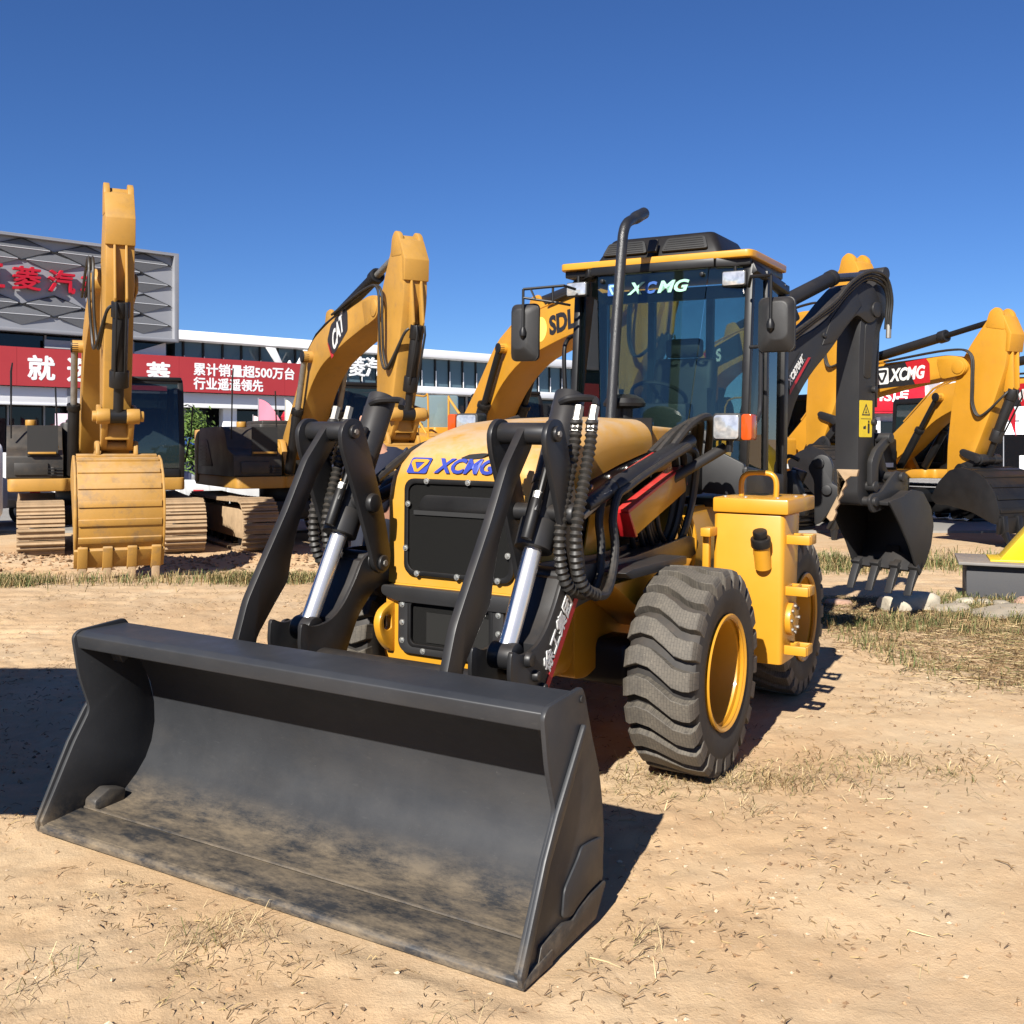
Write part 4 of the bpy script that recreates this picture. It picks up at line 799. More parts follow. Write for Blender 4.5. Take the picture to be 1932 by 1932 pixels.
def excavator(label, foot, yaw, body, panel, bktm, trk, brot=0., bsc=1., srot=0., ssc=1., zfoot=1.72, uyaw=0., group='excavators parked in a row', kind=0, ksc=1., bw=.60, tw=.60, gauge=2.38, dec=None, curl=24., swk=1., tlat=0., cabdy=0., rs=.82):
    y = R(yaw); loc = (foot[0] - .35 * math.cos(y), foot[1] - .35 * math.sin(y), 0)
    E = thing('excavator', label, 'excavator', loc, yaw, group)
    F = (.35, zfoot)
    def T(p): return xf([p], brot, F, bsc)[0]
    B = T((4.25, 2.20)); 
    def Q(p): return xf([p], srot, B, ssc)[0]
    # undercarriage
    L_, hh, r = 3.25, .45, .40
    path = []
    n_s = 46; per = 2 * L_ + 2 * math.pi * r
    for sg in (-1, 1):
        yc = sg * gauge / 2 + tlat
        tf = MB().prism(rpoly([(-1.75, .32), (-1.6, .20), (1.6, .20), (1.75, .32), (1.7, .58), (1.2, .70), (-1.2, .70), (-1.7, .58)], .08), yc - .17, yc + .17).build('track_frame', MUDST if trk is MUDST else BLK, E, bevel=.02)
        for x in (-L_ / 2, L_ / 2):
            MB().cyl((x, yc - .10, hh), (x, yc + .10, hh), r - .03, n=26).cyl((x, yc - .16, hh), (x, yc + .16, hh), .14, n=16).build('idler' if x > 0 else 'sprocket', BLK, tf, bevel=.01)
        for k in range(6): 
            MB().cyl((-1.2 + .48 * k, yc - .14, .17), (-1.2 + .48 * k, yc + .14, .17), .10, n=14).build('track_roller', BLK, tf)
        sm = track_shoe(trk, tw)
        for k in range(n_s):
            d = per * k / n_s
            if d < L_: p = (-L_ / 2 + d, hh + r - .025 * math.sin(math.pi * d / L_)); a = 0
            elif d < L_ + math.pi * r: t = (d - L_) / r; p = (L_ / 2 + r * math.sin(t), hh + r * math.cos(t)); a = -t
            elif d < 2 * L_ + math.pi * r: dd = d - L_ - math.pi * r; p = (L_ / 2 - dd, hh - r); a = -math.pi
            else: t = (d - 2 * L_ - math.pi * r) / r; p = (-L_ / 2 - r * math.sin(t), hh - r * math.cos(t)); a = -math.pi - t
            link('track_shoe', sm, tf, (p[0], yc, p[1]), (0, -a, 0))
    MB().box((0, 0, .62), (1.5, gauge - .4, .34)).cyl((0, 0, .75), (0, 0, 1.04), .62, n=32).build('car_body', BLK, E, bevel=.03)
    # house
    MB().prism(rpoly([(-2.55 * rs, 1.35), (-2.55 * rs, -1.35), (1.05, -1.35), (1.05, -.50), (.95, -.42), (.95, .40), (1.25, .42), (1.25, 1.38 + cabdy), (-2.0 * rs, 1.38)], .12), 1.03, 1.24, 'z').build('deck', body, E, bevel=.025)
    if kind == 0:
        sp_ = MB().prism(rpoly([(.98, 1.24), (.98, 1.62), (.55, 1.72), (.30, 2.12), (-.4, 2.14), (-1.9 * rs, 2.12), (-2.1 * rs, 1.24)], [.03, .04, .06, .16, .05, .1, .03]), -1.37, -.52).build('side_panel', panel, E, bevel=.11, seg=4)
        MB().prism(rpoly([(-1.9 * rs, 1.40), (-1.9 * rs, 1.9), (-.9, 1.9), (-.5, 1.40)], .06), -1.38, -1.366).build('side_door', panel, sp_, bevel=.006)
        for k in range(5): MB().box((-1.2, -1.378, 1.5 + .07 * k), (.5, .012, .03)).build('louvre', BLK, sp_)
        # step recess on the front of the tool box
        rc = MB().box((.985, -.83, 1.86), (.02, .46, .50)).build('step_recess', DARKIN, sp_)
        for z, x, yy in ((1.66, 1.0, -.84), (1.76, .92, -.80)): MB().box((x, yy, z), (.14, .42, .035)).build('step', body, sp_, bevel=.006)
        MB().box((1.0, -1.0, 1.40), (.03, .50, .20)).box((1.0, -.68, 1.36), (.03, .05, .14)).build('box_door', panel, sp_, bevel=.008)
        for k in range(3): MB().box((1.012, -.65, 1.30 + .05 * k), (.012, .22, .018)).build('louvre', BLK, sp_)
        MB().prism(rpoly([(-.5, -.5), (-.5, .40), (-1.9 * rs, .40), (-1.9 * rs, -.5)], .1), 1.24, 2.20, 'z').box((-1.2, -.05, 2.23), (1.1, .7, .09)).build('engine_cover', panel, E, bevel=.05, seg=3)
        MB().cyl((.1, -1.0, 2.12), (.1, -1.0, 2.22), .09, n=18).build('fuel_cap', body, sp_, bevel=.01)
        MB().tube([(.95, -.60, 1.30), (.98, -.62, 2.2), (.98, -.64, 2.75)], .014, 6).tube([(.55, -1.30, 1.9), (.62, -1.30, 3.0), (.60, -1.28, 3.15)], [.012, .018, .012], 6).build('mirror_post', BLK, E)
    else:
        sp_ = MB().prism(rpoly([(1.0, 1.24), (1.0, 1.95), (.2, 2.05), (-1.9 * rs, 2.1), (-2.1 * rs, 1.24)], .06), -1.37, -.52).build('side_panel', panel, E, bevel=.04, seg=2)
        MB().prism(rpoly([(-.5, -.5), (-.5, .40), (-1.9 * rs, .40), (-1.9 * rs, -.5)], .1), 1.24, 2.20, 'z').build('engine_cover', panel, E, bevel=.05, seg=2)
        MB().tube(spl([(.9, -1.3, 1.2), (.9, -1.3, 2.7), (.7, -1.3, 2.8), (-.3, -1.3, 2.8), (-.4, -1.3, 2.1)], 4), .02, 8).build('handrail', body, E)
        MB().box((1.02, -.9, 1.35), (.03, .5, .10)).build('reflector', WHITE, sp_)
    MB().prism(rpoly([(x_ * rs, y_) for x_, y_ in ((-2.0, -1.39), (-2.0, 1.36), (-2.40, 1.36), (-2.75, .8), (-2.85, 0), (-2.75, -.8), (-2.40, -1.39))], .12), 1.08, 2.10, 'z').build('counterweight', TAN if kind == 0 else body, E, bevel=.09, seg=3)
    # cab
    n_c = len(E.children); cf = rpoly([(1.12, 1.24), (1.18, 1.75), (1.00, 2.75), (.90, 2.93), (-.55, 2.95), (-.62, 1.24)], [.03, .1, .1, .12, .1, .03])
    c_in = rpoly([(1.02, 1.40), (1.06, 1.75), (.90, 2.68), (.82, 2.82), (-.46, 2.83), (-.52, 1.40)], [.06, .1, .1, .1, .1, .06])
    CB = MB().ring(cf, c_in, .44, .53).ring(cf, c_in, 1.29, 1.38).build('cab', BLK, E, bevel=.012)
    MB().box((.21, .91, 2.925), (1.50, .90, .07)).build('cab_roof', BLK, CB, bevel=.025); MB().box((.24, .91, 1.30), (1.66, .78, .12)).build('cab_floor', BLK, CB, bevel=.025)
    for c_, s_ in (((1.12, .91, 1.32), (.06, .78, .14)), ((.905, .91, 2.87), (.06, .78, .10)), ((-.58, .91, 1.6), (.05, .78, .6))): MB().box(c_, s_).build('cab_rail', BLK, CB, bevel=.01)
    fr = [(1.135, 1.40), (1.165, 1.75), (.985, 2.74), (.93, 2.85)]
    k = len(fr); g = MB()
    g.add([(x, yy, z) for x, z in fr for yy in (.50, 1.32)], [(2 * i, 2 * i + 1, 2 * i + 3, 2 * i + 2) for i in range(k - 1)]); g.build('windscreen', GLASSX, CB)
    for yy in (.47, 1.35): MB().prism(c_in, yy - .003, yy + .003).build('side_window', GLASSX, CB)
    MB().box((-.55, .91, 2.3), (.01, .76, .9)).build('rear_window', GLASSX, CB)
    st = MB().box((.05, .91, 1.75), (.50, .50, .14)).box((-.22, .91, 2.1), (.13, .48, .70), (0, -8, 0)).build('seat', PLAS, CB, bevel=.04)
    MB().tube([(.75, .62, 1.35), (.78, .62, 1.9)], .012, 6).tube([(.80, 1.2, 1.35), (.78, 1.2, 1.9)], .012, 6).build('control_lever', BLK, CB)
    MB().tube([(.9, 1.42, 1.5), (1.05, 1.50, 2.0), (1.08, 1.52, 2.45), (1.08, 1.45, 2.47)], .014, 6).build('mirror_post', BLK, CB)
    if cabdy: CB.location = (0, cabdy, 0)
    # boom
    bp = rpoly(xf(BOOM, brot, F, bsc), [b * bsc for b in BR], 4)
    hw = .26 * bsc
    bm = MB().prism(bp, -hw, hw).build('boom', body, E, bevel=.022)
    MB().cyl((F[0], -.42, F[1]), (F[0], .42, F[1]), .13, n=22).build('boom_foot_pin', body, bm, bevel=.02)
    for sg in (-1, 1): MB().prism(rpoly([(F[0] - .3, 1.2), (F[0] - .15, F[1] + .18), (F[0] + .15, F[1] + .18), (F[0] + .5, 1.2)], .12), .30 * sg, .40 * sg).build('boom_bracket', body, E, bevel=.015)
    c1 = T((1.42, 1.62)); MB().cyl((c1[0], -hw - .17, c1[1]), (c1[0], hw + .17, c1[1]), .10, n=20).build('cylinder_boss', body, bm, bevel=.015)
    # boom cylinders either side
    ft = (F[0] + .62, 1.30)
    for sg in (-1, 1):
        yc = sg * (hw + .12); a = Vector((ft[0], yc, ft[1])); b = Vector((c1[0], yc, c1[1])); m_ = a.lerp(b, .56)
        cy = MB().cyl(a, m_, .088 * bsc, n=18).cyl(m_ - (b - a).normalized() * .10, m_, .105 * bsc, n=18).build('boom_cylinder', BLK, E, bevel=.008)
        MB().cyl(m_, b, .052 * bsc, n=14).build('cylinder_rod', STEEL if kind == 0 else BLK, cy); MB().cyl((b.x, yc - .06, b.z), (b.x, yc + .06, b.z), .10, n=18).build('rod_eye', BLK, cy, bevel=.01)
    # stick cylinder on top of the boom
    sa = T((1.95, 2.28)); tp = Q((.56, .86)); a = Vector((sa[0], 0, sa[1])); b = Vector((tp[0], 0, tp[1])); m_ = a.lerp(b, .62)
    cy = MB().cyl(a, m_, .095 * bsc, n=20).cyl(m_ - (b - a).normalized() * .16, m_, .12 * bsc, n=20).build('stick_cylinder', BLK if kind == 0 else CABG, E, bevel=.01)
    MB().cyl(m_, b, .055 * bsc, n=16).build('cylinder_rod', STEEL if kind == 0 else BLK, cy)
    for sg in (-1, 1): MB().prism(rpoly([T((1.75, 2.02)), T((1.85, 2.36)), T((2.05, 2.40)), T((2.30, 2.15))], .05), .10 * sg, .16 * sg).build('cylinder_lug', body, bm, bevel=.01)
    MB().cyl((tp[0], -.13, tp[1]), (tp[0], .13, tp[1]), .12 * ssc, n=20).build('rod_eye', BLK, cy, bevel=.01)
    # stick
    sw_ = .185 * ssc * swk
    skp = rpoly([Q(p) for p in STK], [s * ssc for s in SR], 3)
    low = MB().prism(skp, -sw_, sw_)
    sk = low.build('stick', body, E, bevel=.018)
    for sg in (-1, 1): # cheek plates at the head with the rod eye between them
        MB().prism(rpoly([Q(p) for p in ((.40, .70), (.46, .98), (.58, 1.06), (.70, .98), (.80, .66))], .06), sg * sw_ * .62, sg * sw_ * 1.04).build('cheek_plate', body, sk, bevel=.01)
    MB().prism([Q(p) for p in ((.66, .94), (.74, .90), (.915, .60), (.90, .30), (.83, .30), (.82, .6))], -sw_ * 1.03, sw_ * 1.03).build('face_plate', body, sk, bevel=.01)
    for sg in (-1, 1):
        MB().prism([Q(p) for p in ((.84, .30), (.905, .30), (.98, -.30), (.92, -.42), (.80, -.38))], sg * sw_ * .32, sg * sw_ * .48).build('cylinder_lug', body, sk, bevel=.006)
    MB().cyl((B[0], -hw - .04, B[1]), (B[0], hw + .04, B[1]), .13, n=20).build('joint_pin', body, bm, bevel=.015)
    for sg in (-1, 1): MB().prism(rpoly([T(p) for p in ((3.75, 2.36), (4.32, 2.36), (4.43, 2.22), (4.36, 2.06), (3.9, 1.95))], .1), sg * hw, sg * (hw + .02)).build('boom_nose', body, bm, bevel=.006)
    # bucket cylinder down the face of the stick
    a2 = Q((.93, -.33)); b2 = Q((.57, -1.58)); a = Vector((a2[0], 0, a2[1])); b = Vector((b2[0], 0, b2[1])); m_ = a.lerp(b, .74)
    cy = MB().cyl(a, m_, .085 * ssc, n=20).cyl(m_ - (b - a).normalized() * .22, m_, .105 * ssc, n=20).cyl(a, a + (b - a).normalized() * .2, .10 * ssc, n=20).build('bucket_cylinder', BLK if kind == 0 else CABG, E, bevel=.008)
    MB().cyl(m_, b, .055 * ssc, n=16).cyl((b.x, -.10, b.z), (b.x, .10, b.z), .09, n=16).build('cylinder_rod', BLK, cy)
    for yy in (-.06, .06): MB().tube([a + Vector((.10, yy, -.02)), a + Vector((.12, yy, -.15)), m_ + Vector((.12, yy, .1))], .016, 6).build('oil_pipe', BLK, cy)
    # linkage
    S0 = Vector((*Q((.03, -2.06)),)); Lp = Q((.22, -1.50)); kp = xf([(.36, .02)], curl, S0, ksc)[0]
    lm = body if kind == 0 else CABG
    for sg in (-1, 1):
        lk1 = MB().prism(rpoly([(Lp[0] - .07, Lp[1] + .02), (Lp[0], Lp[1] + .08), (b2[0] + .02, b2[1] + .09), (b2[0] + .08, b2[1]), (b2[0], b2[1] - .08), (Lp[0], Lp[1] - .07)], .05), sg * (sw_ + .02), sg * (sw_ + .07)).build('rocker_link', lm, E, bevel=.01)
    MB().cyl((b2[0], -sw_ - .14, b2[1]), (b2[0], sw_ + .14, b2[1]), .07, n=18).build('link_pin', lm, lk1, bevel=.01)
    for sg in (-1, 1): MB().cyl((b2[0], sg * .10, b2[1]), (b2[0], sg * (sw_ + .09), b2[1]), .10, n=18).build('pin_boss', lm, lk1, bevel=.01)
    pl = MB(); d_ = Vector((kp[0] - b2[0], kp[1] - b2[1])); d_.normalize(); nn = Vector((-d_.y, d_.x)) * .07
    for sg in (-1, 1):
        pl.prism([(b2[0] + nn.x, b2[1] + nn.y), (kp[0] + nn.x, kp[1] + nn.y), (kp[0] - nn.x, kp[1] - nn.y), (b2[0] - nn.x, b2[1] - nn.y)], sg * .12, sg * .20)
    pl.box(((b2[0] + kp[0]) / 2, 0, (b2[1] + kp[1]) / 2), (.06, .30, .22)).build('bucket_link', lm, E, bevel=.012)
    # bucket, mouth turned back towards the house
    def K(p): return xf([p], curl, S0, ksc)[0]
    oc = [(-.22, -.14), (.10, -.10), (.40, -.14), (.60, -.30), (.72, -.55), (.74, -.82), (.66, -1.08), (.50, -1.30), (.30, -1.46)]
    ic = [(.275, -1.43), (.465, -1.275), (.62, -1.06), (.70, -.82), (.68, -.56), (.57, -.33), (.39, -.18), (.10, -.14), (-.20, -.18)]
    bw_ = bw * ksc
    bk = MB().prism([K(p) for p in oc + ic], -bw_, bw_).build('bucket', bktm, E, bevel=.004, angle=50)
    sdp = rpoly([K(p) for p in ((-.24, -.13), (.10, -.085), (.41, -.125), (.615, -.29), (.735, -.55), (.755, -.82), (.675, -1.09), (.51, -1.315), (.29, -1.48), (.22, -1.36), (.12, -.95), (-.10, -.5), (-.26, -.28))], .04)
    for sg in (-1, 1): MB().prism(sdp, sg * bw_, sg * (bw_ + .03)).build('side_plate', bktm, bk, bevel=.008)
    for i in range(7):  # wear straps across the back
        p, q_ = Vector(oc[2 + (i * 6) // 7]), Vector(oc[min(8, 3 + (i * 6) // 7)])
        t = (i * 6 / 7) % 1; c = p.lerp(q_, t); d = (q_ - p).normalized(); n_ = Vector((-d.y, d.x)) * 1.; n_ = n_ if n_.dot(c - Vector((.2, -.75))) > 0 else -n_
        MB().prism([K(tuple(c + n_ * h + d * e)) for h, e in ((-.01, -.045), (.022, -.04), (.022, .04), (-.01, .045))], -bw_ * .97, bw_ * .97).build('wear_strap', bktm, bk, bevel=.004)
    MB().prism([K(p) for p in ((.36, -1.37), (.40, -1.44), (.16, -1.585), (.13, -1.55))], -bw_ - .03, bw_ + .03).build('cutting_edge', bktm, bk, bevel=.006)
    nt_ = 4
    for k in range(nt_):
        yy = -bw_ * .86 + 2 * bw_ * .86 * k / (nt_ - 1)
        th = MB().prism([K(p) for p in ((.36, -1.34), (.44, -1.42), (.24, -1.62), (.14, -1.62), (.18, -1.48))], yy - .06, yy + .06).build('tooth_adapter', bktm, bk, bevel=.014)
        MB().prism([K(p) for p in ((.25, -1.60), (.10, -1.84), (.075, -1.83), (.13, -1.60))], yy - .048, yy + .048).build('tooth', MUDST if bktm in (CATY, MUDB) else bktm, bk, bevel=.010)
    for sg in (-1, 1):
        MB().prism(rpoly([K(p) for p in ((-.12, -.12), (-.09, .06), (0, .10), (.10, .06), (.30, .10), (.40, .09), (.46, -.02), (.44, -.16))], .05), sg * .21, sg * .26).build('bucket_ear', bktm, bk, bevel=.01)
    MB().cyl((kp[0], -.27, kp[1]), (kp[0], .27, kp[1]), .06, n=14).build('ear_pin', bktm, bk)
    # hoses round the boom end
    for dy in (.02, .07):
        yy = -(hw + dy)
        hose([(*T((2.6, 2.24)), 0)[:1] + (yy,) + T((2.6, 2.24))[1:], (T((4.0, 2.5))[0], yy, T((4.0, 2.5))[1]), (T((4.5, 2.45))[0], yy, T((4.5, 2.45))[1]), (B[0] + .32, yy, B[1] - .25), (B[0] + .30, yy + .03, B[1] - .70), (B[0] + .45, yy + .06, B[1] - .92), (a.x - .12, -.17, a.z - .15), (a.x - .05, -.11, a.z - .05)], .02, 'hydraulic_hose', E, 0, 6, n=8)
    for s_ in (0, 1):
        yy = -hw * .4 + s_ * .12
        MB().tube([(T(p)[0], yy - .1, T(p)[1] + .05) for p in ((.4, .85), (1.12, 1.72), (1.5, 1.95), (1.95, 2.09), (2.6, 2.23))], .022, 6).build('boom_pipe', BLK if kind == 0 else body, bm)
    if dec:
        k_, u, w, r_ = dec
        o = T(u); d = xf([(1, 0)], brot + r_, (0, 0))[0]; rt = Vector((d[0], 0, d[1])); up = Vector((-d[1], 0, d[0])); P0 = Vector((o[0], -hw - .001, o[1])); z1 = Vector((0, -.004, 0))
        if k_ == 'CAT':
            decal(rpoly([(-.52, .02), (-.30, .21), (.36, .24), (.46, .15), (.40, -.14), (-.26, -.30), (-.40, -.26)], .05), P0, rt, up, DECB, bm, 'maker_plate')
            decal([(-.53, -.02), (-.44, -.10), (-.30, -.32), (-.40, -.34)], P0, rt, up, DECR, bm, 'plate_stripe')
            lettering('CAT', P0 + z1, rt * .93 + up * .37, up * .93 - rt * .37, WHITE, bm, w=.66, h=.30, bold=.03, shear=.5)
        elif k_ == 'XCMG':
            decal([(-.62, .20), (.62, .24), (.70, .14), (.70, -.22), (-.52, -.24), (-.58, -.16), (-.62, .1)], P0, rt, up, DECB, bm, 'maker_plate')
            decal([(.18, .235), (.66, .25), (.74, .14), (.74, -.22), (.40, -.225)], P0 + Vector((0, -.002, 0)), rt, up, DECR, bm, 'plate_stripe')
            emblem(P0 + rt * -.38 + z1 * 1.5, rt, up, .32, DECB, WHITE, bm)
            lettering('XCMG', P0 + rt * .22 + z1 * 1.5, rt, up, WHITE, bm, w=.84, h=.26, bold=.04, shear=.25)
        elif k_ == 'SDLG':
            decal(circ((0, 0), .23, 28), P0 - rt * .62, rt, up, flat('pale_yellow', (.85, .62, .12)), bm, 'round_emblem')
            lettering('SDLG', P0 + rt * .30 + z1, rt, up, DECB, bm, w=1.2, h=.36, bold=.045)
        elif k_ == 'S':
            decal([(-.5, .2), (.6, .24), (.6, -.24), (-.42, -.24)], P0, rt, up, DECB, bm, 'maker_plate')
            decal([(-.62, .2), (-.5, .2), (-.42, -.24), (-.5, -.24)], P0, rt, up, DECR, bm, 'plate_stripe')
            lettering('S', P0 + z1 - rt * .15, rt, up, WHITE, bm, w=.2, h=.28, bold=.04, shear=.2)
    return E
GRP = 'excavators parked in a row behind the loader'
ex1 = excavator('weathered yellow excavator at far left with its muddy bucket facing us', (-7.2, 17.7), -64.6, CATY, PANEL, MUDB, MUDST, brot=.6, ssc=1.147, srot=0, ksc=1.0, bw=.51, curl=24, swk=.82, tw=.68, gauge=2.14, tlat=.2, group=GRP)
ex2 = excavator('weathered yellow excavator with a black and white plate on its boom', (-3.95, 19.0), -60, CATY, PANEL, CATY, MUDST, brot=-1.5, ssc=1.0, group=GRP, dec=('CAT', (2.72, 1.98), 1, 16))
ex3 = excavator('yellow excavator with a pale round emblem on the boom beside the loader mirror', (-.86, 22.0), -60, XCY, XCY, XCY, MUDST, brot=-5, bsc=1.32, ssc=1.0, srot=-16, group=GRP, kind=1, dec=('SDLG', (2.85, 1.97), 1, 10))
ex4 = excavator('yellow excavator behind the loader cab with the highest stick at right', (3.8, 24.5), -60, XCY, XCY, GREY, BLK, brot=-1, bsc=1.12, ssc=1.22, zfoot=1.85, srot=-4, group=GRP, kind=1, ksc=1.1, dec=('S', (1.9, 1.8), 1, 16))
ex5 = excavator('bright yellow excavator with a red and black boom plate and black bucket', (6.28, 23.0), -60, XCY, XCY, BLK, BLK, brot=-6, ssc=1.05, zfoot=1.50, srot=-6, group=GRP, kind=1, ksc=1.0, bw=.72, curl=52, dec=('XCMG', (2.9, 2.0), 1, 8))
ex6 = excavator('yellow excavator on black tracks at far right, its stick cut by the frame', (9.1, 24.5), -66, XCY, BLK, BLK, BLK, cabdy=.45, brot=-11, ssc=1.0, zfoot=1.55, srot=-4, group=GRP, kind=1, dec=('XCMG', (3.1, 1.9), 1, 10))
# ------------------------------------------------------------------ showroom buildings (local x along the front, y into the building)
FY = math.degrees(math.atan2(.656, .755)); FP = (-22.5, 45, 0)
FGREY = paint('facade_grey', (.285, .29, .31), .45, .05, .6, metal=.2); FPERF = paint('facade_perforated', (.125, .128, .137), .5, .15, 30)
FLT = paint('facade_light_strip', (.46, .47, .49), .4, .05, 1); WPNL = paint('white_cladding', (.78, .78, .79), .45, .03, .8)
BRED = paint('banner_red', (.37, .028, .034), .6, .05, .5); LRED = paint('letter_red', (.42, .006, .02), .4, .05, 2)
sh = thing('car_showroom', 'grey showroom with a diamond-relief upper front and red metal letters', 'building', FP, FY)
MB().box((-6, 6.0, 9.05), (28, 12, 4.3)).build('upper_storey', FGREY, sh)
MB().box((-6, 6.2, 5.4), (27.4, 11.6, 2.9)).build('middle_wall', DGLASS, sh)
MB().box((-6, 6.6, 1.9), (27.4, 11, 3.8)).build('ground_floor_glass', DGLASS, sh)
MB().ring([(-20.02, 6.88), (8.02, 6.88), (8.02, 11.22), (-20.02, 11.22)], [(-19.8, 7.05), (7.78, 7.05), (7.78, 11.08), (-19.8, 11.08)], -.30, .0, 'y').build('facade_frame', FGREY, sh, bevel=.02)
WX, HZ = 2.72, .98
up_me = MB().add([(-WX / 2 * .93, 0, 0), (WX / 2 * .93, 0, 0), (0, 0, HZ / 2 * .94), (-WX / 2 * .86, -.10, .03), (WX / 2 * .86, -.10, .03)], [(0, 3, 2), (3, 4, 2), (4, 1, 2)]).mesh('facade_panel', FPERF)
lo_me = MB().add([(-WX / 2 * .93, 0, 0), (WX / 2 * .93, 0, 0), (0, 0, -HZ / 2 * .94), (-WX / 2 * .86, -.10, -.03), (WX / 2 * .86, -.10, -.03)], [(0, 2, 3), (3, 2, 4), (4, 2, 1)]).mesh('facade_panel', FPERF)
st_me = MB().prism([(-.098, -.022), (-.118, 0), (-.098, .022), (0, .022), (0, -.022)], -WX / 2 * .86, WX / 2 * .86, 'x').mesh('light_strip', FLT)
rimm = MB()
for (ax, az), (bx, bz) in (((-WX / 2, 0), (0, HZ / 2)), ((0, HZ / 2), (WX / 2, 0))):
    rimm.add(*(lambda v: ([(v[0][0], 0, v[0][1]), (v[1][0], 0, v[1][1]), (v[1][0], 0, v[1][1] - .05), (v[0][0], 0, v[0][1] - .05), (v[0][0], -.05, v[0][1]), (v[1][0], -.05, v[1][1]), (v[1][0], -.05, v[1][1] - .05), (v[0][0], -.05, v[0][1] - .05)], [(0, 1, 2, 3), (4, 7, 6, 5), (0, 4, 5, 1), (3, 2, 6, 7)]))(((ax, az), (bx, bz))))
rim_m = rimm.mesh('diamond_edge', DARKIN)
for r in range(9):
    z = 10.62 - r * HZ / 2
    for c in range(-3, 5):
        x = 6.35 - WX * (4 - c) - (WX / 2 if r % 2 else 0)
        if x < -4.5 or x > 7 or z < 7.3 or (-1.6 < x < 5.2 and 8.55 < z < 9.95): continue
        link('facade_panel', up_me, sh, (x, -.012, z)); link('facade_panel', lo_me, sh, (x, -.012, z)); link('light_strip', st_me, sh, (x, -.014, z)); link('diamond_edge', rim_m, sh, (x, -.013, z))
for ch, x in zip('五菱汽车', (-.44, 1.06, 2.54, 4.0)):
    lettering(ch, (x, -.22, 9.27), (1, 0, 0), (0, 0, 1), LRED, sh, w=1.12, h=1.0, bold=.0, fat=.022, ext=.12, name='sign_letter')
for x in np.arange(-18, 8, 2.0): MB().box((x, .33, 5.4), (.08, .12, 2.9)).build('mullion', FGREY, sh)
for x in np.arange(-18, 8, 1.55): MB().box((x, 1.0, 1.9), (.07, .12, 3.8)).build('mullion', FGREY, sh)
MB().box((-6, -.05, 4.1), (27.5, .5, .72)).box((-6, -.03, 3.70), (27.6, .62, .10)).build('fascia', WPNL, sh, bevel=.01)
for x in (-1.6, 2.9, 7.2): MB().box((x, -.32, 4.1), (.28, .04, .70)).build('fascia_joint', paint('joint_grey', (.3, .3, .32), .5), sh)
for x in (-5, 3.55, 10.9): MB().box((x, .4, 1.9), (.75, .5, 3.7)).build('column', WPNL, sh, bevel=.02)
MB().box((3.2, .1, 6.45), (2.6, .10, .38)).build('small_sign', paint('sign_grey', (.42, .42, .43), .5), sh)
lettering('SD', (4.3, .04, 6.45), (1, 0, 0), (0, 0, 1), DECB, sh, w=.6, h=.22)if False else None
MB().prism([(7.6, 6.9), (7.6, 5.9), (4.8, 5.9)], .3, 2.0, 'y').build('soffit_brace', WPNL, sh)

lb = thing('glass_hall', 'long low hall with a white roof edge and blue-grey glazing', 'building', FP, FY)
MB().box((23.5, 7.2, 7.28), (31, 15, .46)).build('roof', WPNL, lb, bevel=.02)
MB().box((23.5, 7.6, 6.2), (30.6, 14, 1.72)).build('upper_glazing', BGLASS, lb)
MB().box((23.5, 7.3, 5.15), (30.8, 14.9, .40)).build('white_band', WPNL, lb, bevel=.02)
MB().box((23.5, 8.2, 2.5), (30.4, 13.6, 4.9)).build('ground_glazing', DGLASS, lb)
MB().box((14.0, .0, 4.1), (12.6, .5, .72)).build('fascia', WPNL, lb, bevel=.02)
for x in np.arange(8.6, 38, 1.04):
    MB().box((x, .56, 6.2), (.085, .10, 1.72)).build('mullion', BLK, lb)
    MB().box((x + .03, .53, 5.85), (.04, .10, .98)).build('glazing_bar', WPNL, lb)
for x in np.arange(9, 38, 2.6): MB().box((x, 1.35, 2.5), (.12, .12, 4.9)).build('mullion', FGREY, lb)
for x in (24.5, 30.5): MB().box((x, .6, 2.5), (.5, .5, 4.9)).build('column', WPNL, lb, bevel=.02)
MB().box((27.5, .9, 2.75), (9, .1, .55)).build('white_band', WPNL, lb)
for ch, x in zip('五菱汽车', (17.0, 18.2, 19.25, 20.3)):
    lettering(ch, (x, -.30, 6.25), (1, 0, 0), (0, 0, 1), WHT, lb, w=.95, h=1.05, bold=.0, fat=.02, ext=.08, name='sign_letter')
for sg in (-1, 1):
    MB().prism([(14.0 + sg * 1.35, 6.95), (14.0 + sg * .85, 6.95), (14.0 + sg * .30, 5.9), (14.0 + sg * .62, 5.9)], -.42, -.26).prism([(14.0, 6.35), (14.0 + sg * .28, 5.85), (14.0, 5.85)], -.42, -.26).build('wing_logo', WHT, lb, bevel=.01)

bn = thing('red_banner', 'long red banner with white Chinese slogans across the showroom front', 'banner', FP, FY)
for x0, x1 in ((-12, .55), (.56, 7.9), (7.91, 13.6), (13.61, 15.2)):
    MB().box(((x0 + x1) / 2, -.55, 5.33), (x1 - x0, .05, 1.70)).build('banner_sheet', BRED, bn)
for ch, x in zip('就选五菱', (1.58, 3.25, 5.05, 6.88)):
    lettering(ch, (x, -.58, 5.30), (1, 0, 0), (0, 0, 1), WHT, bn, w=1.10, h=1.05, bold=0, fat=.035, ext=.004)
lettering('累计销量超500万台', (11.40, -.58, 5.62), (1, 0, 0), (0, 0, 1), WHT, bn, w=5.5, h=.60, bold=0, fat=.018, ext=.004)
lettering('行业遥遥领先', (10.50, -.58, 4.92), (1, 0, 0), (0, 0, 1), WHT, bn, w=3.7, h=.58, bold=0, fat=.018, ext=.004)
for x in (-6, 0, 6, 12): MB().box((x, -.3, 5.33), (.06, .5, 1.6)).build('banner_strut', FGREY, bn)

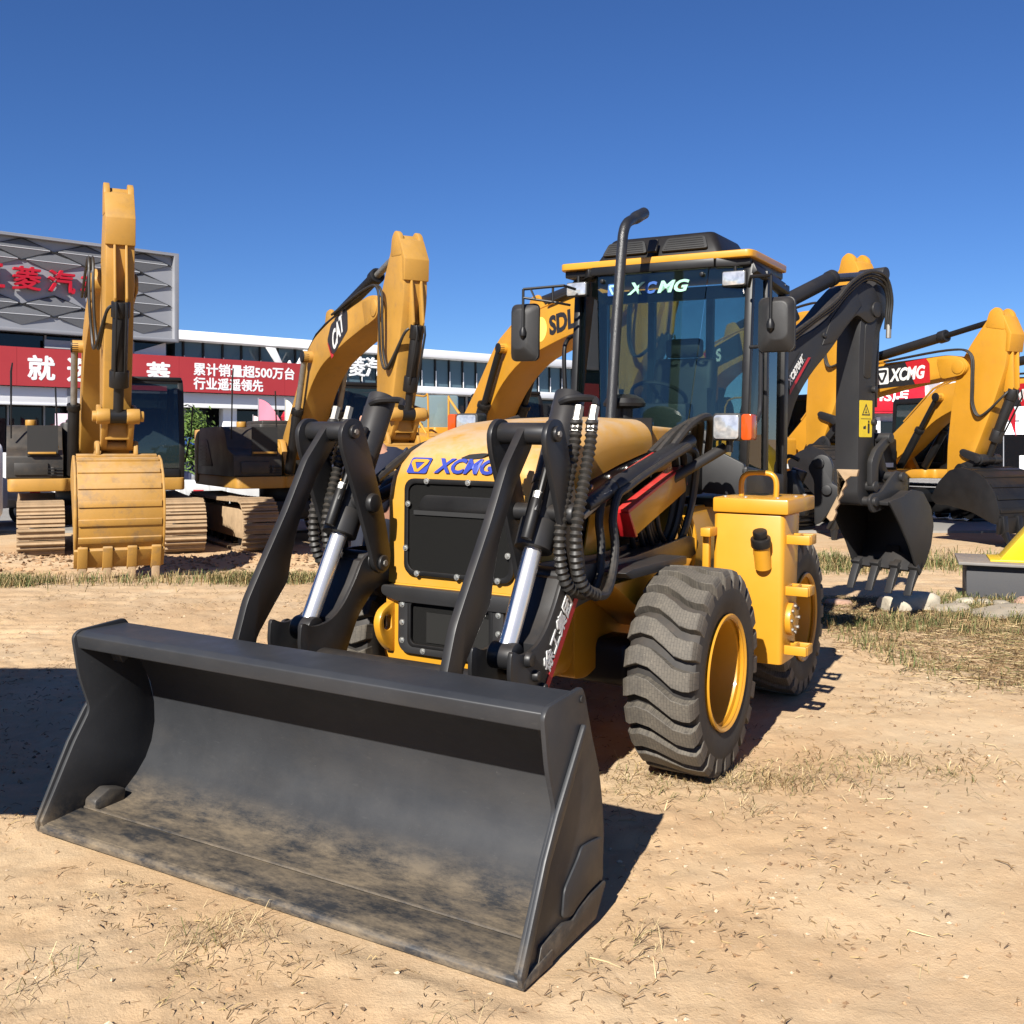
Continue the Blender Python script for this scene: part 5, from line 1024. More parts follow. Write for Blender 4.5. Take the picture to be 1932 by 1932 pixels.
# ------------------------------------------------------------------ buildings at the right
rb = thing('sign_kiosk', 'low grey shop front under a red sign board behind the backhoe', 'shop', (0, 62, 0), -4)
MB().box((22.0, 3, 2.7), (5.6, 6, 5.4)).build('wall', paint('pale_wall', (.52, .53, .55), .7), rb)
MB().box((21.3, -.5, 4.75), (5.6, .6, 1.75)).box((21.3, -.5, 3.80), (5.7, .66, .10)).build('sign_board', LRED, rb, bevel=.02)
lettering('4S店', (22.2, -.81, 4.8), (1, 0, 0), (0, 0, 1), WHT, rb, w=1.9, h=.75, bold=0, fat=.02, ext=.02)
MB().box((21.6, -.08, 1.7), (3.6, .12, 3.2)).build('shop_window', DGLASS, rb)
for x in (20.0, 21.6, 23.2, 24.4): MB().box((x, -.18, 1.8), (.22, .15, 3.5)).build('column', WPNL, rb)
wb = thing('white_showroom', 'white showroom with a dark oval emblem on its wall', 'building', (0, 60, 0), -4)
MB().box((27.6, 5, 2.75), (6.4, 10, 5.5)).build('wall', WPNL, wb)
MB().box((26.9, -.06, 4.3), (3.7, .10, 2.0)).build('sign_panel', paint('sign_silver', (.55, .55, .56), .35, .05, 3), wb)
em = MB().ring([(27.3 + .62 * c, 4.3 + .85 * s) for c, s in [(math.cos(R(a)), math.sin(R(a))) for a in range(0, 360, 12)]], [(27.3 + .42 * c, 4.3 + .62 * s) for c, s in [(math.cos(R(a)), math.sin(R(a))) for a in range(0, 360, 12)]], -.20, -.12)
for dx, dz in ((0, .25), (-.18, 0), (.18, 0), (0, -.28)): em.prism(circ((27.3 + dx, 4.3 + dz), .16, 12), -.20, -.12)
em.build('oval_emblem', paint('emblem_dark', (.06, .06, .065), .3, metal=.5), wb)
lettering('AKMIW', (27.5, -.13, 2.75), (1, 0, 0), (0, 0, 1), DECB, wb, w=2.6, h=.4) if False else None
MB().box((27.2, -.06, 1.3), (5.0, .1, 2.4)).build('shop_window', DGLASS, wb)
rb2 = thing('white_hall', 'white panelled hall with a red awning at the right edge', 'building', (0, 66, 0), -4)
MB().box((37, 5, 3.0), (9, 10, 6.0)).build('wall', WPNL, rb2)
for z in (4.2, 5.1): MB().box((37, -.02, z), (9.02, .05, .04)).build('panel_joint', FGREY, rb2)
for x in (33.8, 35.2, 36.6): MB().box((x, -.02, 4.6), (.04, .05, 2.6)).build('panel_joint', FGREY, rb2)
MB().prism([(-2.2, 2.75), (0, 3.35), (0, 3.0), (-2.2, 2.45)], 32.6, 42, 'x').build('awning', LRED, rb2, bevel=.02)
ct = thing('brown_container', 'brown timber-clad cabin with an orange steel frame at right', 'cabin', (0, 52, 0), -4)
for k in range(14): MB().box((28.4 + .31 * k, 0, 1.55), (.27, .08, 2.7)).build('cladding_board', paint('timber_brown', (.22, .09, .03), .7) if k == 0 else bpy.data.materials['timber_brown'], ct)
MB().box((30, .9, 1.55), (5.2, 1.7, 2.7)).build('wall', bpy.data.materials['timber_brown'], ct)
ORG = paint('orange_frame', (.62, .12, .035), .5)
for x in (27.5, 28.2): MB().box((x, -.1, 1.55), (.16, .16, 3.1)).build('frame_post', ORG, ct)
MB().box((27.6, -.1, 3.05), (2.2, .18, .16)).box((27.6, -.1, 2.1), (1.4, .12, .10)).build('frame_beam', ORG, ct)
wbd = MB().box((0, 0, 0), (1.15, .06, 1.0)).build('white_board', WHT, label='blank white board standing beside the orange frame at right', category='board'); wbd.location = (23.6, 46.5, .9)
MB().box((-.4, 0, -.7), (.05, .05, .5)).box((.4, 0, -.7), (.05, .05, .5)).build('leg', FGREY, wbd)
def flag(name, label, x, y, h, mat, w=.9, hh=.7, droop=.5, z0=0):
    f = thing(name, label, 'flag', (x, y, z0))
    MB().cyl((0, 0, 0), (0, 0, h), .025, .018, 8).build('pole', FGREY, f)
    mb = MB(); nx_, nz_ = 8, 6; vs = []
    for i in range(nx_ + 1):
        for j in range(nz_ + 1):
            u, v = i / nx_, j / nz_; vs.append((u * w * (1 - .3 * droop), .10 * math.sin(u * 7 + v * 2) * u, h - .05 - v * hh - droop * u * u * hh * .9))
    fs = [(i * (nz_ + 1) + j, (i + 1) * (nz_ + 1) + j, (i + 1) * (nz_ + 1) + j + 1, i * (nz_ + 1) + j + 1) for i in range(nx_) for j in range(nz_)]
    mb.add(vs, fs).build('cloth', mat, f); return f
PINK = paint('flag_pink', (.62, .17, .23), .8, .1, 3); CREAM = paint('flag_cream', (.70, .66, .52), .8)
flag('red_flag', 'drooping red flag on a thin pole near the white board', 21.1, 44.0, 4.0, LRED, .8, .9, 1.0)
flag('pink_flag', 'faded pink flag hanging behind the second excavator', -9.4, 38.0, 3.6, PINK, 1.5, 1.0, 1.2)
flag('cream_flag', 'pale cream flag hanging beside the red inflatable', -8.5, 38.4, 3.6, CREAM, .8, 1.0, 1.0)
fl3 = flag('pale_flag', 'pale pink banner flag furthest left of the flags', -9.75, 38.6, 3.0, paint('flag_pale', (.72, .55, .52), .8), .5, 1.8, .2)
# red inflatable
ia = thing('red_inflatable', 'red inflatable arch standing in front of the showroom', 'inflatable arch', (-.55, 40, 0))
mb = MB().tube([(-7.6, 0, 0), (-7.6, 0, 2.55)], .48, 20).lathe([(.52, 2.6), (.80, 2.75), (.85, 2.95), (.75, 3.15), (.3, 3.25)], (-7.6, 0, 0), 'z', 22)
mb.build('column', LRED, ia); MB().lathe([(.50, 2.25), (.53, 2.3), (.53, 2.45), (.50, 2.5)], (-7.6, 0, 0), 'z', 22).build('gold_ring', paint('inflatable_orange', (.75, .25, .03), .5), ia)
MB().tube([(-7.2, .1, 2.05), (-4.6, .1, 2.0), (-3.9, .1, 1.5), (-3.8, .1, 0)], .30, 16).build('tube', LRED, ia)
for x, y, lab in ((-8.55, 45.4, 'lilac roll-up poster by the inflatable arch'), (-18.9, 43.5, 'lilac roll-up poster behind the far left excavator')):
    o = thing('poster', lab, 'poster', (x, y, 0), FY * .6)
    MB().box((0, 0, 1.95), (.9, .03, 2.5)).build('sheet', paint('poster_lilac', (.66, .52, .60), .6) if 'poster_lilac' not in bpy.data.materials else bpy.data.materials['poster_lilac'], o)
    MB().box((0, -.018, 1.9), (.6, .006, 1.7)).build('print', paint('poster_pink', (.62, .40, .47), .6) if 'poster_pink' not in bpy.data.materials else bpy.data.materials['poster_pink'], o)
    MB().box((0, 0, .35), (.9, .3, .7)).build('base', FGREY, o)
# ------------------------------------------------------------------ vehicles between the excavators
SILV = paint('silver_paint', (.52, .53, .54), .35, .08, 2, dust=.15, coat=.3, metal=.3); BLUEP = paint('truck_blue', (.012, .06, .22), .3, .08, 1.5, dust=.1, coat=.5); NAVY = paint('tarp_navy', (.006, .010, .04), .6)
WTRK = paint('truck_white', (.66, .66, .66), .4, .05, 2, dust=.12)
def truck_wheel(x, y, r=.38, parent=None):
    w = MB().lathe([(.18, -.11), (r - .04, -.12), (r, -.08), (r, .08), (r - .04, .12), (.18, .11)], (x, y, r), 'y', 24).build('wheel', CARC, parent)
    MB().cyl((x, y - .13, r), (x, y + .13, r), .2, n=18).build('rim', SILV, w, bevel=.01)
def flatbed(name, label, loc, yaw, ln=4.2, cabm=WTRK, bed=True):
    t = thing(name, label, 'truck', loc, yaw, 'trucks parked on the yard')
    MB().box((0, 0, .62), (ln + 1.6, .8, .16)).build('chassis', BLK, t)
    if bed:
        MB().box((-.8, 0, .82), (ln, 1.9, .08)).build('bed_floor', SILV, t)
        for yy in (-.95, .95):
            sd_ = MB().box((-.8, yy, 1.04), (ln, .05, .40)).build('side_board', SILV, t, bevel=.01)
            for k in range(int(ln / .7)):
                x = -.8 - ln / 2 + .4 + .7 * k
                MB().box((x, yy * 1.03, .98), (.30, .015, .10)).build('reflector', WHITE if k % 2 else DECR, sd_)
                MB().box((x + .3, yy * 1.02, 1.04), (.06, .03, .40)).build('post', SILV, sd_)
        tb = MB().box((-.8 - ln / 2, 0, 1.04), (.05, 1.9, .40)).build('tail_board', SILV, t, bevel=.01)
        for k in range(4): MB().box((-.83 - ln / 2, -.72 + .48 * k, .74), (.03, .34, .10)).build('reflector', WHITE if k % 2 else DECR, tb)
    xc = -.8 + ln / 2
    cb = MB().prism(rpoly([(xc + .05, .55), (xc + .05, 2.05), (xc + 1.0, 2.05), (xc + 1.45, 1.35), (xc + 1.6, 1.2), (xc + 1.6, .55)], .12), -.90, .90).build('cab', cabm, t, bevel=.06, seg=3)
    for yy in (-.902, .902): MB().prism(rpoly([(xc + .25, 1.3), (xc + .25, 1.9), (xc + .95, 1.9), (xc + 1.32, 1.32)], .06), yy - .005, yy + .005).build('door_window', DGLASS, cb)
    MB().box((xc + 1.24, 0, 1.68), (.02, 1.6, .60), (0, -32, 0)).build('windscreen', DGLASS, cb)
    MB().box((xc + 1.62, 0, .62), (.06, 1.7, .24)).build('bumper', BLK, cb, bevel=.03)
    for yy in (-.68, .68): MB().box((xc + 1.605, yy, .95), (.04, .30, .18)).build('headlight', LENS, cb, bevel=.02)
    for x in (-.8 - ln / 2 + .7, xc + .75):
        for yy in (-.82, .82): truck_wheel(x, yy, .38, t)
    return t
flatbed('flatbed_truck', 'silver flatbed truck with red and white reflectors behind the far left excavator', (-9.75, 22.6, 0), 172, 4.0).scale = (.8,) * 3
flatbed('flatbed_truck', 'silver flatbed truck standing behind the tracks of the plate-marked excavator', (-6.5, 23.2, 0), -10, 2.6, SILV).scale = (.8,) * 3
vn = thing('white_van', 'white van cut by the left edge of the frame', 'van', (-12.15, 20.6, 0), 150, 'trucks parked on the yard')
vb = MB().prism(rpoly([(-1.9, .35), (-1.9, 1.85), (.9, 1.9), (1.5, 1.25), (2.0, 1.05), (2.05, .35)], .18), -.82, .82).build('body', WTRK, vn, bevel=.04, seg=3)
for yy in (-.825, .825): MB().prism(rpoly([(-1.6, 1.25), (-1.6, 1.7), (.75, 1.75), (1.2, 1.25)], .08), yy - .006, yy + .006).build('window', DGLASS, vb)
MB().box((1.22, 0, 1.55), (.02, 1.4, .75), (0, -44, 0)).build('windscreen', DGLASS, vb)
for x in (-1.25, 1.3):
    for yy in (-.74, .74): truck_wheel(x, yy, .31, vn)
bt = thing('blue_truck', 'dark blue truck with a domed cover parked behind the first excavator', 'truck', (-9.3, 31.0, 0), -64, 'trucks parked on the yard')
MB().prism(rpoly([(-2.4, .9), (-2.4, 2.1), (1.0, 2.1), (2.0, 1.9), (2.4, 1.4), (2.5, .9)], .25), -1.1, 1.1).build('cover', BLUEP, bt, bevel=.15, seg=3)
bc = MB().prism(rpoly([(2.0, .5), (2.0, 1.85), (2.7, 1.8), (3.2, 1.25), (3.3, .5)], .15), -.95, .95).box((0, 0, .72), (4.6, 1.9, .5)).build('cab', NAVY, bt, bevel=.06)
MB().box((2.98, 0, 1.52), (.02, 1.6, .62), (0, -40, 0)).build('windscreen', DGLASS, bc)
for yy in (-.7, .7): MB().box((3.31, yy, .95), (.04, .36, .2)).build('headlight', LENS, bc, bevel=.03)
for x in (-1.6, 2.5):
    for yy in (-.9, .9): truck_wheel(x, yy, .42, bt)
# yellow machine with a rail frame behind the loader's bonnet
ym = thing('yellow_roller', 'yellow machine with thin guard rails glimpsed over the loader bonnet', 'road roller', (-2.0, 23.5, 0), -80, None)
MB().prism(rpoly([(-1.6, .8), (-1.6, 1.7), (-.6, 2.05), (1.5, 2.05), (1.7, .8)], .15), -.95, .95).build('body', XCY, ym, bevel=.06, seg=3)
for x in (-1.5, 1.75): MB().cyl((x, -.85, .62), (x, .85, .62), .62, n=32).build('drum', CABG, ym, bevel=.03)
for yy in (-.55, .45):
    MB().tube([(.9, yy, 2.05), (.9, yy, 2.9)], .025, 8).tube([(.9, yy, 2.85), (1.55, yy + .45, 2.05)], .028, 8).tube([(.9, yy, 2.35), (1.3, yy, 2.3), (1.5, yy, 2.05)], .022, 8).build('guard_rail', XCY, ym)
MB().box((-.4, .1, 2.5), (1.2, 1.3, .9)).build('cab', glass('pale_cab_glass', (.5, .62, .62), .8, .03, base=(.20, .27, .28, .7)), ym, bevel=.05)

# ------------------------------------------------------------------ a second loader, outside the frame at left, that throws the shadow on the sand
wl2 = thing('wheel_loader', 'yellow wheel loader standing just outside the left of the view', 'wheel loader', (-4.65, 3.52, 0), 180)
MB().box((.35, 0, 1.35), (2.5, 1.30, 1.5)).build('body', XCY, wl2, bevel=.08, seg=3)
MB().box((-1.35, 0, 2.0), (1.1, 1.34, 1.15), None, (.92, .92)).build('cab', BLK, wl2, bevel=.06)
MB().box((.0, 0, 2.52), (2.6, 1.36, .10)).box((.2, 0, 2.2), (1.7, 1.2, .6)).build('roof', XCY, wl2, bevel=.03)
for x in (-1.25, 1.3):
    for yy in (-.62, .62):
        w = MB().lathe([(.30, -.20), (.50, -.22), (.62, -.16), (.62, .16), (.50, .22), (.30, .20)], (x, yy, .62), 'y', 36).build('wheel', CARC, wl2)
        MB().cyl((x, yy - .16, .62), (x, yy + .16, .62), .3, n=24).build('rim', XCY, w, bevel=.02)

# ------------------------------------------------------------------ person by the loader's far side
SKIN = paint('skin', (.42, .215, .14), .55, .06, 6); SHIRT = paint('navy_shirt', (.010, .013, .030), .8, .2, 8, bmp=.3); TROU = paint('dark_trousers', (.012, .016, .030), .8, .2, 8); HAIR = paint('black_hair', (.010, .008, .007), .5, .2, 20)
def skin(name, verts, edges, rad, mat, parent, root=0, sub=2):
    me = bpy.data.meshes.new(name); me.from_pydata(verts, edges, []); o = bpy.data.objects.new(name, me); COL.objects.link(o)
    o.modifiers.new('skin', 'SKIN'); 
    for i, r_ in enumerate(rad):
        d = me.skin_vertices[0].data[i]; d.radius = (r_, r_) if isinstance(r_, (int, float)) else r_; d.use_root = (i == root)
    s_ = o.modifiers.new('sub', 'SUBSURF'); s_.levels = s_.render_levels = sub
    dg = bpy.context.evaluated_depsgraph_get(); m2 = bpy.data.meshes.new_from_object(o.evaluated_get(dg)); bpy.data.objects.remove(o)
    m2.materials.clear(); m2.materials.append(mat); m2.polygons.foreach_set('use_smooth', [True] * len(m2.polygons))
    return link(name, m2, parent)
def chain(*paths):
    V, E_, Rr, ix = [], [], [], {}
    for p in paths:
        prev = None
        for (c, r_) in p:
            k = tuple(round(a, 4) for a in c)
            if k not in ix: ix[k] = len(V); V.append(c); Rr.append(r_)
            if prev is not None and prev != ix[k]: E_.append((prev, ix[k]))
            prev = ix[k]
    return V, E_, Rr
pp = thing('person', 'person in navy polo shirt and dark trousers standing behind the loader arm', 'person', (-1.06, 7.95, gz(-1.06, 7.95)), 115); pp.scale = (1.08,) * 3
hip = ((0, 0, .95), .13); nk = ((.02, 0, 1.47), .055)
def hand(s, w):  # palm and five fingers hanging from the wrist w
    ps = [[((w[0], w[1], w[2]), .026), ((w[0] + .01, w[1], w[2] - .05), (.034, .020)), ((w[0] + .015, w[1], w[2] - .095), (.036, .017))]]
    for k in range(4):
        y = w[1]; x = w[0] + .045 - .022 * k; l = (.062, .072, .068, .052)[k]
        ps.append([ps[0][2], ((x, y, w[2] - .112), .0085), ((x + .004, y - .006 * s, w[2] - .112 - l * .55), .0080), ((x + .006, y - .024 * s, w[2] - .112 - l), .0065)])
    ps.append([ps[0][1], ((w[0] + .052, w[1] - .012 * s, w[2] - .075), .0095), ((w[0] + .064, w[1] - .022 * s, w[2] - .11), .0075)])
    return ps
aL = [((.02, .18, 1.40), .055), ((.05, .25, 1.30), .045), ((.08, .30, 1.20), .040), ((.17, .28, 1.10), .033), ((.25, .24, 1.00), .027)]
aR = [(( c[0], -c[1], c[2]), r_) for c, r_ in aL]
body_paths = [[hip, ((0, 0, 1.12), (.135, .105)), ((.01, 0, 1.30), (.150, .11)), ((.015, 0, 1.40), (.10, .085)), nk, ((.035, 0, 1.55), .052), ((.05, 0, 1.60), (.075, .082)), ((.05, 0, 1.68), (.080, .095)), ((.04, 0, 1.75), (.060, .072))]]
for s, a in ((1, aL), (-1, aR)):
    body_paths.append([((.015, 0, 1.40), (.10, .085))] + a)
    body_paths += hand(s, (.25, .24 * s, 1.00)) and [[a[-1]] + hand(s, (.25, .24 * s, 1.00))[0][1:]] + hand(s, (.25, .24 * s, 1.00))[1:]
    body_paths.append([hip, ((0, .09 * s, .88), .085), ((.01, .10 * s, .48), .052), ((-.02, .10 * s, .10), .036), ((.0, .10 * s, .05), .034), ((.12, .11 * s, .035), .030)])
V_, E_, R_ = chain(*body_paths); bd = skin('body', V_, E_, R_, SKIN, pp)
shp = [[((0, 0, .93), (.150, .125)), ((0, 0, 1.12), (.152, .122)), ((.01, 0, 1.30), (.168, .128)), ((.015, 0, 1.40), (.12, .105)), ((.02, 0, 1.455), .07)]]
for s, a in ((1, aL), (-1, aR)): shp.append([((.015, 0, 1.40), (.12, .105)), ((.02, .18 * s, 1.40), .070), ((.05, .25 * s, 1.30), .066), ((.07, .285 * s, 1.235), .064)])
V_, E_, R_ = chain(*shp); skin('polo_shirt', V_, E_, R_, SHIRT, pp)
trp = [[((0, 0, .99), (.140, .118)), ((0, 0, .92), (.148, .122))]]
for s in (1, -1): trp.append([((0, 0, .92), (.148, .122)), ((0, .09 * s, .84), .100), ((.01, .10 * s, .48), .075), ((-.02, .10 * s, .10), .062), ((-.02, .10 * s, .06), .06)])
V_, E_, R_ = chain(*trp); skin('trousers', V_, E_, R_, TROU, pp)
for s in (1, -1): V_, E_, R_ = chain([((-.06, .10 * s, .045), .042), ((.05, .10 * s, .045), .046), ((.16, .11 * s, .035), .036)]); skin('shoe', V_, E_, R_, BLK, pp)
V_, E_, R_ = chain([((.0, 0, 1.66), (.088, .080)), ((.02, 0, 1.72), (.094, .092)), ((.045, 0, 1.775), (.07, .075))]); skin('hair', V_, E_, R_, HAIR, pp)
for s in (1, -1):
    MB().lathe([(.004, -.016), (.015, -.012), (.018, 0), (.015, .012), (.004, .016)], (.125, .032 * s, 1.665), 'x', 10).build('eye', DARKIN, bd)
    MB().lathe([(.008, -.03), (.016, -.02), (.018, .01), (.008, .03)], (.05, .085 * s, 1.65), 'z', 8).build('ear', SKIN, bd)
MB().prism([(.118, 1.67), (.15, 1.63), (.118, 1.622)], -.012, .012).build('nose', SKIN, bd, bevel=.006); MB().box((.122, 0, 1.592), (.012, .045, .010)).build('mouth', paint('lips', (.30, .10, .08), .5), bd)

# ------------------------------------------------------------------ concrete plinth and yellow frame foot at the right edge
CONC = paint('plinth_concrete', (.055, .056, .06), .8, .15, 4, dust=.2, bmp=.3)
zg = gz(5.2, 10.95); PLO = (4.84, 10.92, zg - .05)
pl = thing('concrete_plinth', 'dark concrete plinth with a steel cover plate at the right edge', 'plinth', PLO, -21)
MB().box((.9, .42, .20), (1.8, .84, .40)).build('block', CONC, pl, bevel=.012)
MB().box((.88, .40, .415), (1.92, 1.0, .03), (0, .8, 0)).build('cover_plate', paint('plate_steel', (.16, .15, .14), .5, .2, 5, dust=.5), pl, bevel=.004)
yf = thing('yellow_machine_foot', 'bright yellow slanting steel leg standing on the concrete plinth', 'machine leg', PLO, -21)
YB = paint('pure_yellow', (.60, .40, .006), .4, .06, 2, dust=.1)
MB().prism(rpoly([(.33, .436), (.62, .436), (1.25, 1.35), (1.9, 1.9), (1.9, 2.3), (.98, 1.5), (.62, .80)], .04), .22, .62).prism([(.30, .436), (.36, .47), (.36, .436)], .15, .7).build('leg', YB, yf, bevel=.015)
MB().box((.55, .42, .445), (.62, .62, .022)).build('foot_plate', YB, yf, bevel=.005)

# ------------------------------------------------------------------ stones
def stone_mesh(seed, sx, sy, sz, mat, name):
    bm = bmesh.new(); bmesh.ops.create_icosphere(bm, subdivisions=3, radius=1)
    for v in bm.verts:
        d = mnoise.noise(v.co * 1.3 + Vector((seed, 0, 0))) * .35 + mnoise.noise(v.co * 3.5 + Vector((seed, 5, 0))) * .10
        v.co *= 1 + d
        for k in range(3): v.co[k] = max(-.78, min(.78, v.co[k]))
        v.co = Vector((v.co.x * sx, v.co.y * sy, v.co.z * sz))
    me = bpy.data.meshes.new(name); bm.to_mesh(me); bm.free(); me.materials.append(mat); me.polygons.foreach_set('use_smooth', [True] * len(me.polygons)); me.set_sharp_from_angle(angle=R(35)); return me
STN = paint('pale_rock', (.44, .385, .29), .9, .2, 5, grime=.4, bmp=.5); STN2 = paint('grey_rock', (.28, .245, .19), .9, .2, 5, dust=.3, bmp=.5); STN3 = paint('pink_rock', (.38, .235, .165), .9, .15, 6, bmp=.4)
for x, y, a, b, c, m, sd_, lab in ((4.28, 11.05, .36, .20, .16, STN, 1, 'largest pale rock, under the teeth of the digging bucket'), (5.05, 10.62, .42, .26, .07, STN2, 2, 'flat grey slab half sunk in the dry grass'), (4.62, 10.82, .22, .14, .06, STN2, 3, 'grey flat stone between the pale rock and the slab'), (5.02, 11.35, .11, .09, .06, STN, 4, 'small pale stone at the corner of the plinth'), (5.24, 11.38, .10, .07, .05, STN, 5, 'small pale stone in front of the plinth'), (5.62, 11.22, .16, .10, .08, STN3, 6, 'pinkish stone near the right end of the plinth'), (5.36, 11.22, .09, .08, .06, STN2, 7, 'little brown stone beside the pinkish one'), (4.86, 11.30, .12, .10, .05, STN2, 8, 'brown stone left of the plinth corner'), (4.52, 11.35, .12, .09, .07, STN2, 9, 'brown stone just behind the largest pale rock'), (3.6, 11.3, .16, .10, .05, STN3, 12, 'sandy lump in the shadow of the digging bucket'), (5.55, 10.95, .13, .10, .05, STN, 10, 'pale stone in the grass below the plinth')):
    k_ = (1.7436 - gz(x * .95, y * .95)) / 1.7436; x, y = x * k_, y * k_
    o = link('rock', stone_mesh(sd_ * 3.7, a, b, c, m, 'rock'), None, (x, y, gz(x, y) + c * .25), (0, random.uniform(-.1, .1), random.uniform(0, .5)), label=lab, category='stone', group='stones beside the plinth')

# ------------------------------------------------------------------ grass, straw and litter
def blades(n, pts, hmin, hmax, wid, lean, mat, name, label=None, seed=0, flat_=False):
    r = np.random.default_rng(seed); x, y = pts; n = len(x); z = ground_z(x, y)
    h = r.uniform(hmin, hmax, n); a = r.uniform(0, 2 * np.pi, n); ln = r.uniform(lean * .4, lean, n); w = wid * r.uniform(.6, 1.3, n)
    dx, dy = np.cos(a), np.sin(a); px_, py_ = -dy * w, dx * w
    V = np.zeros((n, 5, 3)); 
    base = np.stack([x, y, z - .004], -1)
    if flat_:
        lift = r.uniform(.003, .02, n); bend = r.uniform(-.3, .3, n) * h
        mid = base + np.stack([dx * h * .5 - dy * bend, dy * h * .5 + dx * bend, lift + .006], -1); tip = base + np.stack([dx * h, dy * h, r.uniform(.002, .018, n)], -1)
        mid[:, 2] = np.maximum(mid[:, 2], ground_z(mid[:, 0], mid[:, 1]) + .004); tip[:, 2] = np.maximum(tip[:, 2], ground_z(tip[:, 0], tip[:, 1]) + .003); base[:, 2] += .008
        s = np.stack([px_, py_, np.full(n, .0015)], -1)
        V[:, 0] = base - s; V[:, 1] = base + s; V[:, 2] = mid + s; V[:, 3] = mid - s; V[:, 4] = tip
    else:
        mid = base + np.stack([dx * h * ln * .35, dy * h * ln * .35, h * .6], -1); tip = base + np.stack([dx * h * ln, dy * h * ln, h * np.maximum(.25, 1 - .5 * ln)], -1)
        s = np.stack([px_, py_, np.zeros(n)], -1)
        V[:, 0] = base - s; V[:, 1] = base + s; V[:, 2] = mid + s * .7; V[:, 3] = mid - s * .7; V[:, 4] = tip
    me = bpy.data.meshes.new(name); k = np.arange(n) * 5
    f = np.concatenate([np.stack([k, k + 1, k + 2, k + 3], -1).ravel(), np.stack([k + 3, k + 2, k + 4], -1).ravel()])
    me.vertices.add(n * 5); me.vertices.foreach_set('co', V.ravel()); me.loops.add(len(f)); me.loops.foreach_set('vertex_index', f.astype(np.int32))
    me.polygons.add(2 * n); st = np.concatenate([np.arange(n) * 4, n * 4 + np.arange(n) * 3]); me.polygons.foreach_set('loop_start', st.astype(np.int32)); me.update(calc_edges=True); me.validate()
    for m in mat: me.materials.append(m)
    mi = r.integers(0, len(mat), n); me.polygons.foreach_set('material_index', np.concatenate([mi, mi]).astype(np.int32))
    return link(name, me, kind='stuff')
def leaf(name, c, tr=.25):
    m, nt, b = new_mat(name); v = objvec(nt); n1 = noise(nt, v, 5, 3)
    nt.links.new(mixc(nt, mrange(nt, n1, .3, .7), [a * .7 for a in c], [min(1, a * 1.25) for a in c]), b.inputs['Base Color']); b.inputs['Roughness'].default_value = .7; b.inputs['Specular IOR Level'].default_value = .2
    return m
G1 = leaf('grass_green', (.075, .105, .032)); G2 = leaf('grass_olive', (.15, .145, .055)); G3 = leaf('grass_dry', (.33, .235, .11)); G4 = leaf('straw_pale', (.50, .385, .21)); G5 = leaf('straw_brown', (.20, .125, .06)); G6 = leaf('litter_dark', (.10, .062, .035))
CR1B = leaf('litter_tan', (.30, .19, .10))
def dens(n, x0, x1, y0, y1, f, seed):
    r = np.random.default_rng(seed); X_ = r.uniform(x0, x1, n * 6); Y_ = r.uniform(y0, y1, n * 6); k = r.random(n * 6) < f(X_, Y_); return X_[k][:n], Y_[k][:n]
def on_free(x, y):   # not inside the bucket or under the wheels
    lx = (x - ML.x) * MR[0][0] + (y - ML.y) * MR[1][0]; ly = (x - ML.x) * MR[0][1] + (y - ML.y) * MR[1][1]
    return ~((lx > 1.55) & (lx < 2.27) & (np.abs(ly) < 1.24))
clump = lambda x, y, s=1.6, o=0: np.clip(vnoise(x * s + o, y * s + o, 21) * 2.4 + .35, 0, 1) * np.clip(vnoise(x * 5.1 + o, y * 5.1, 22) * 2 + .7, 0, 1)
rgt = lambda x, y: sstep(2.2, 2.9, x - .10 * (11 - y)) * sstep(6.5, 7.6, y + .22 * (x - 3)) * (1 - sstep(10.7, 11.3, y)) * on_free(x, y)
P_ = dens(15000, 2.1, 7.5, 6.3, 11.4, lambda x, y: rgt(x, y) * (.25 + clump(x, y)), 31); blades(0, P_, .02, .085, .0026, 3.0, [G2, G3, G3, G5, G3, G5], 'dry_grass', seed=41)
P_ = dens(24000, 2.1, 7.5, 6.3, 11.4, lambda x, y: rgt(x, y) * (.35 + clump(x, y, 1.3, 2)), 61); blades(0, P_, .05, .22, .0024, 1, [G3, G3, G4, G5, G5, G5, G2, G6], 'matted_straw', seed=62, flat_=True)
P_ = dens(6000, 2.3, 7.5, 6.8, 11.4, lambda x, y: rgt(x, y) * clump(x, y, 1.1, 7) ** 2 * 1.6, 32); blades(0, P_, .05, .16, .0035, 1.1, [G1, G2, G2, G3], 'green_grass', seed=42)
lft = lambda x, y: np.exp(-((y - 12.35 - .25 * (x + 5) * .5) / .55) ** 2) * (1 - sstep(-2.8, -1.9, x)) * (.1 + clump(x, y, 1.2, 3) * 1.5)
P_ = dens(15000, -8.5, -1.9, 10.9, 14.6, lft, 33); blades(0, P_, .05, .22, .004, 1.2, [G1, G2, G2, G3, G3], 'grass_strip', seed=43)
bhd = lambda x, y: (np.exp(-((y - 15.3) / .9) ** 2)) * (.1 + clump(x, y, 1.0, 5) * 1.4)
P_ = dens(9000, 2.6, 9.5, 13.6, 17.5, bhd, 34); blades(0, P_, .05, .24, .005, 1.1, [G1, G2, G2, G3], 'grass_strip', seed=44)
wh_ = lambda x, y: np.clip(np.exp(-(((x - 1.15) / .45) ** 2 + ((y - 4.95) / .16) ** 2)) + np.exp(-(((x - 1.9) / .6) ** 2 + ((y - 5.25) / .22) ** 2)) * .8 + .5 * np.exp(-(((x - .62) / .14) ** 2 + ((y - 4.85) / .22) ** 2)), 0, 1)
P_ = dens(2600, .3, 3.0, 4.4, 6.0, lambda x, y: wh_(x, y) * (.4 + .6 * clump(x, y, 6, 2)), 35); blades(0, P_, .02, .07, .0022, 2.8, [G2, G3, G4, G3, G5], 'dry_grass', seed=45)
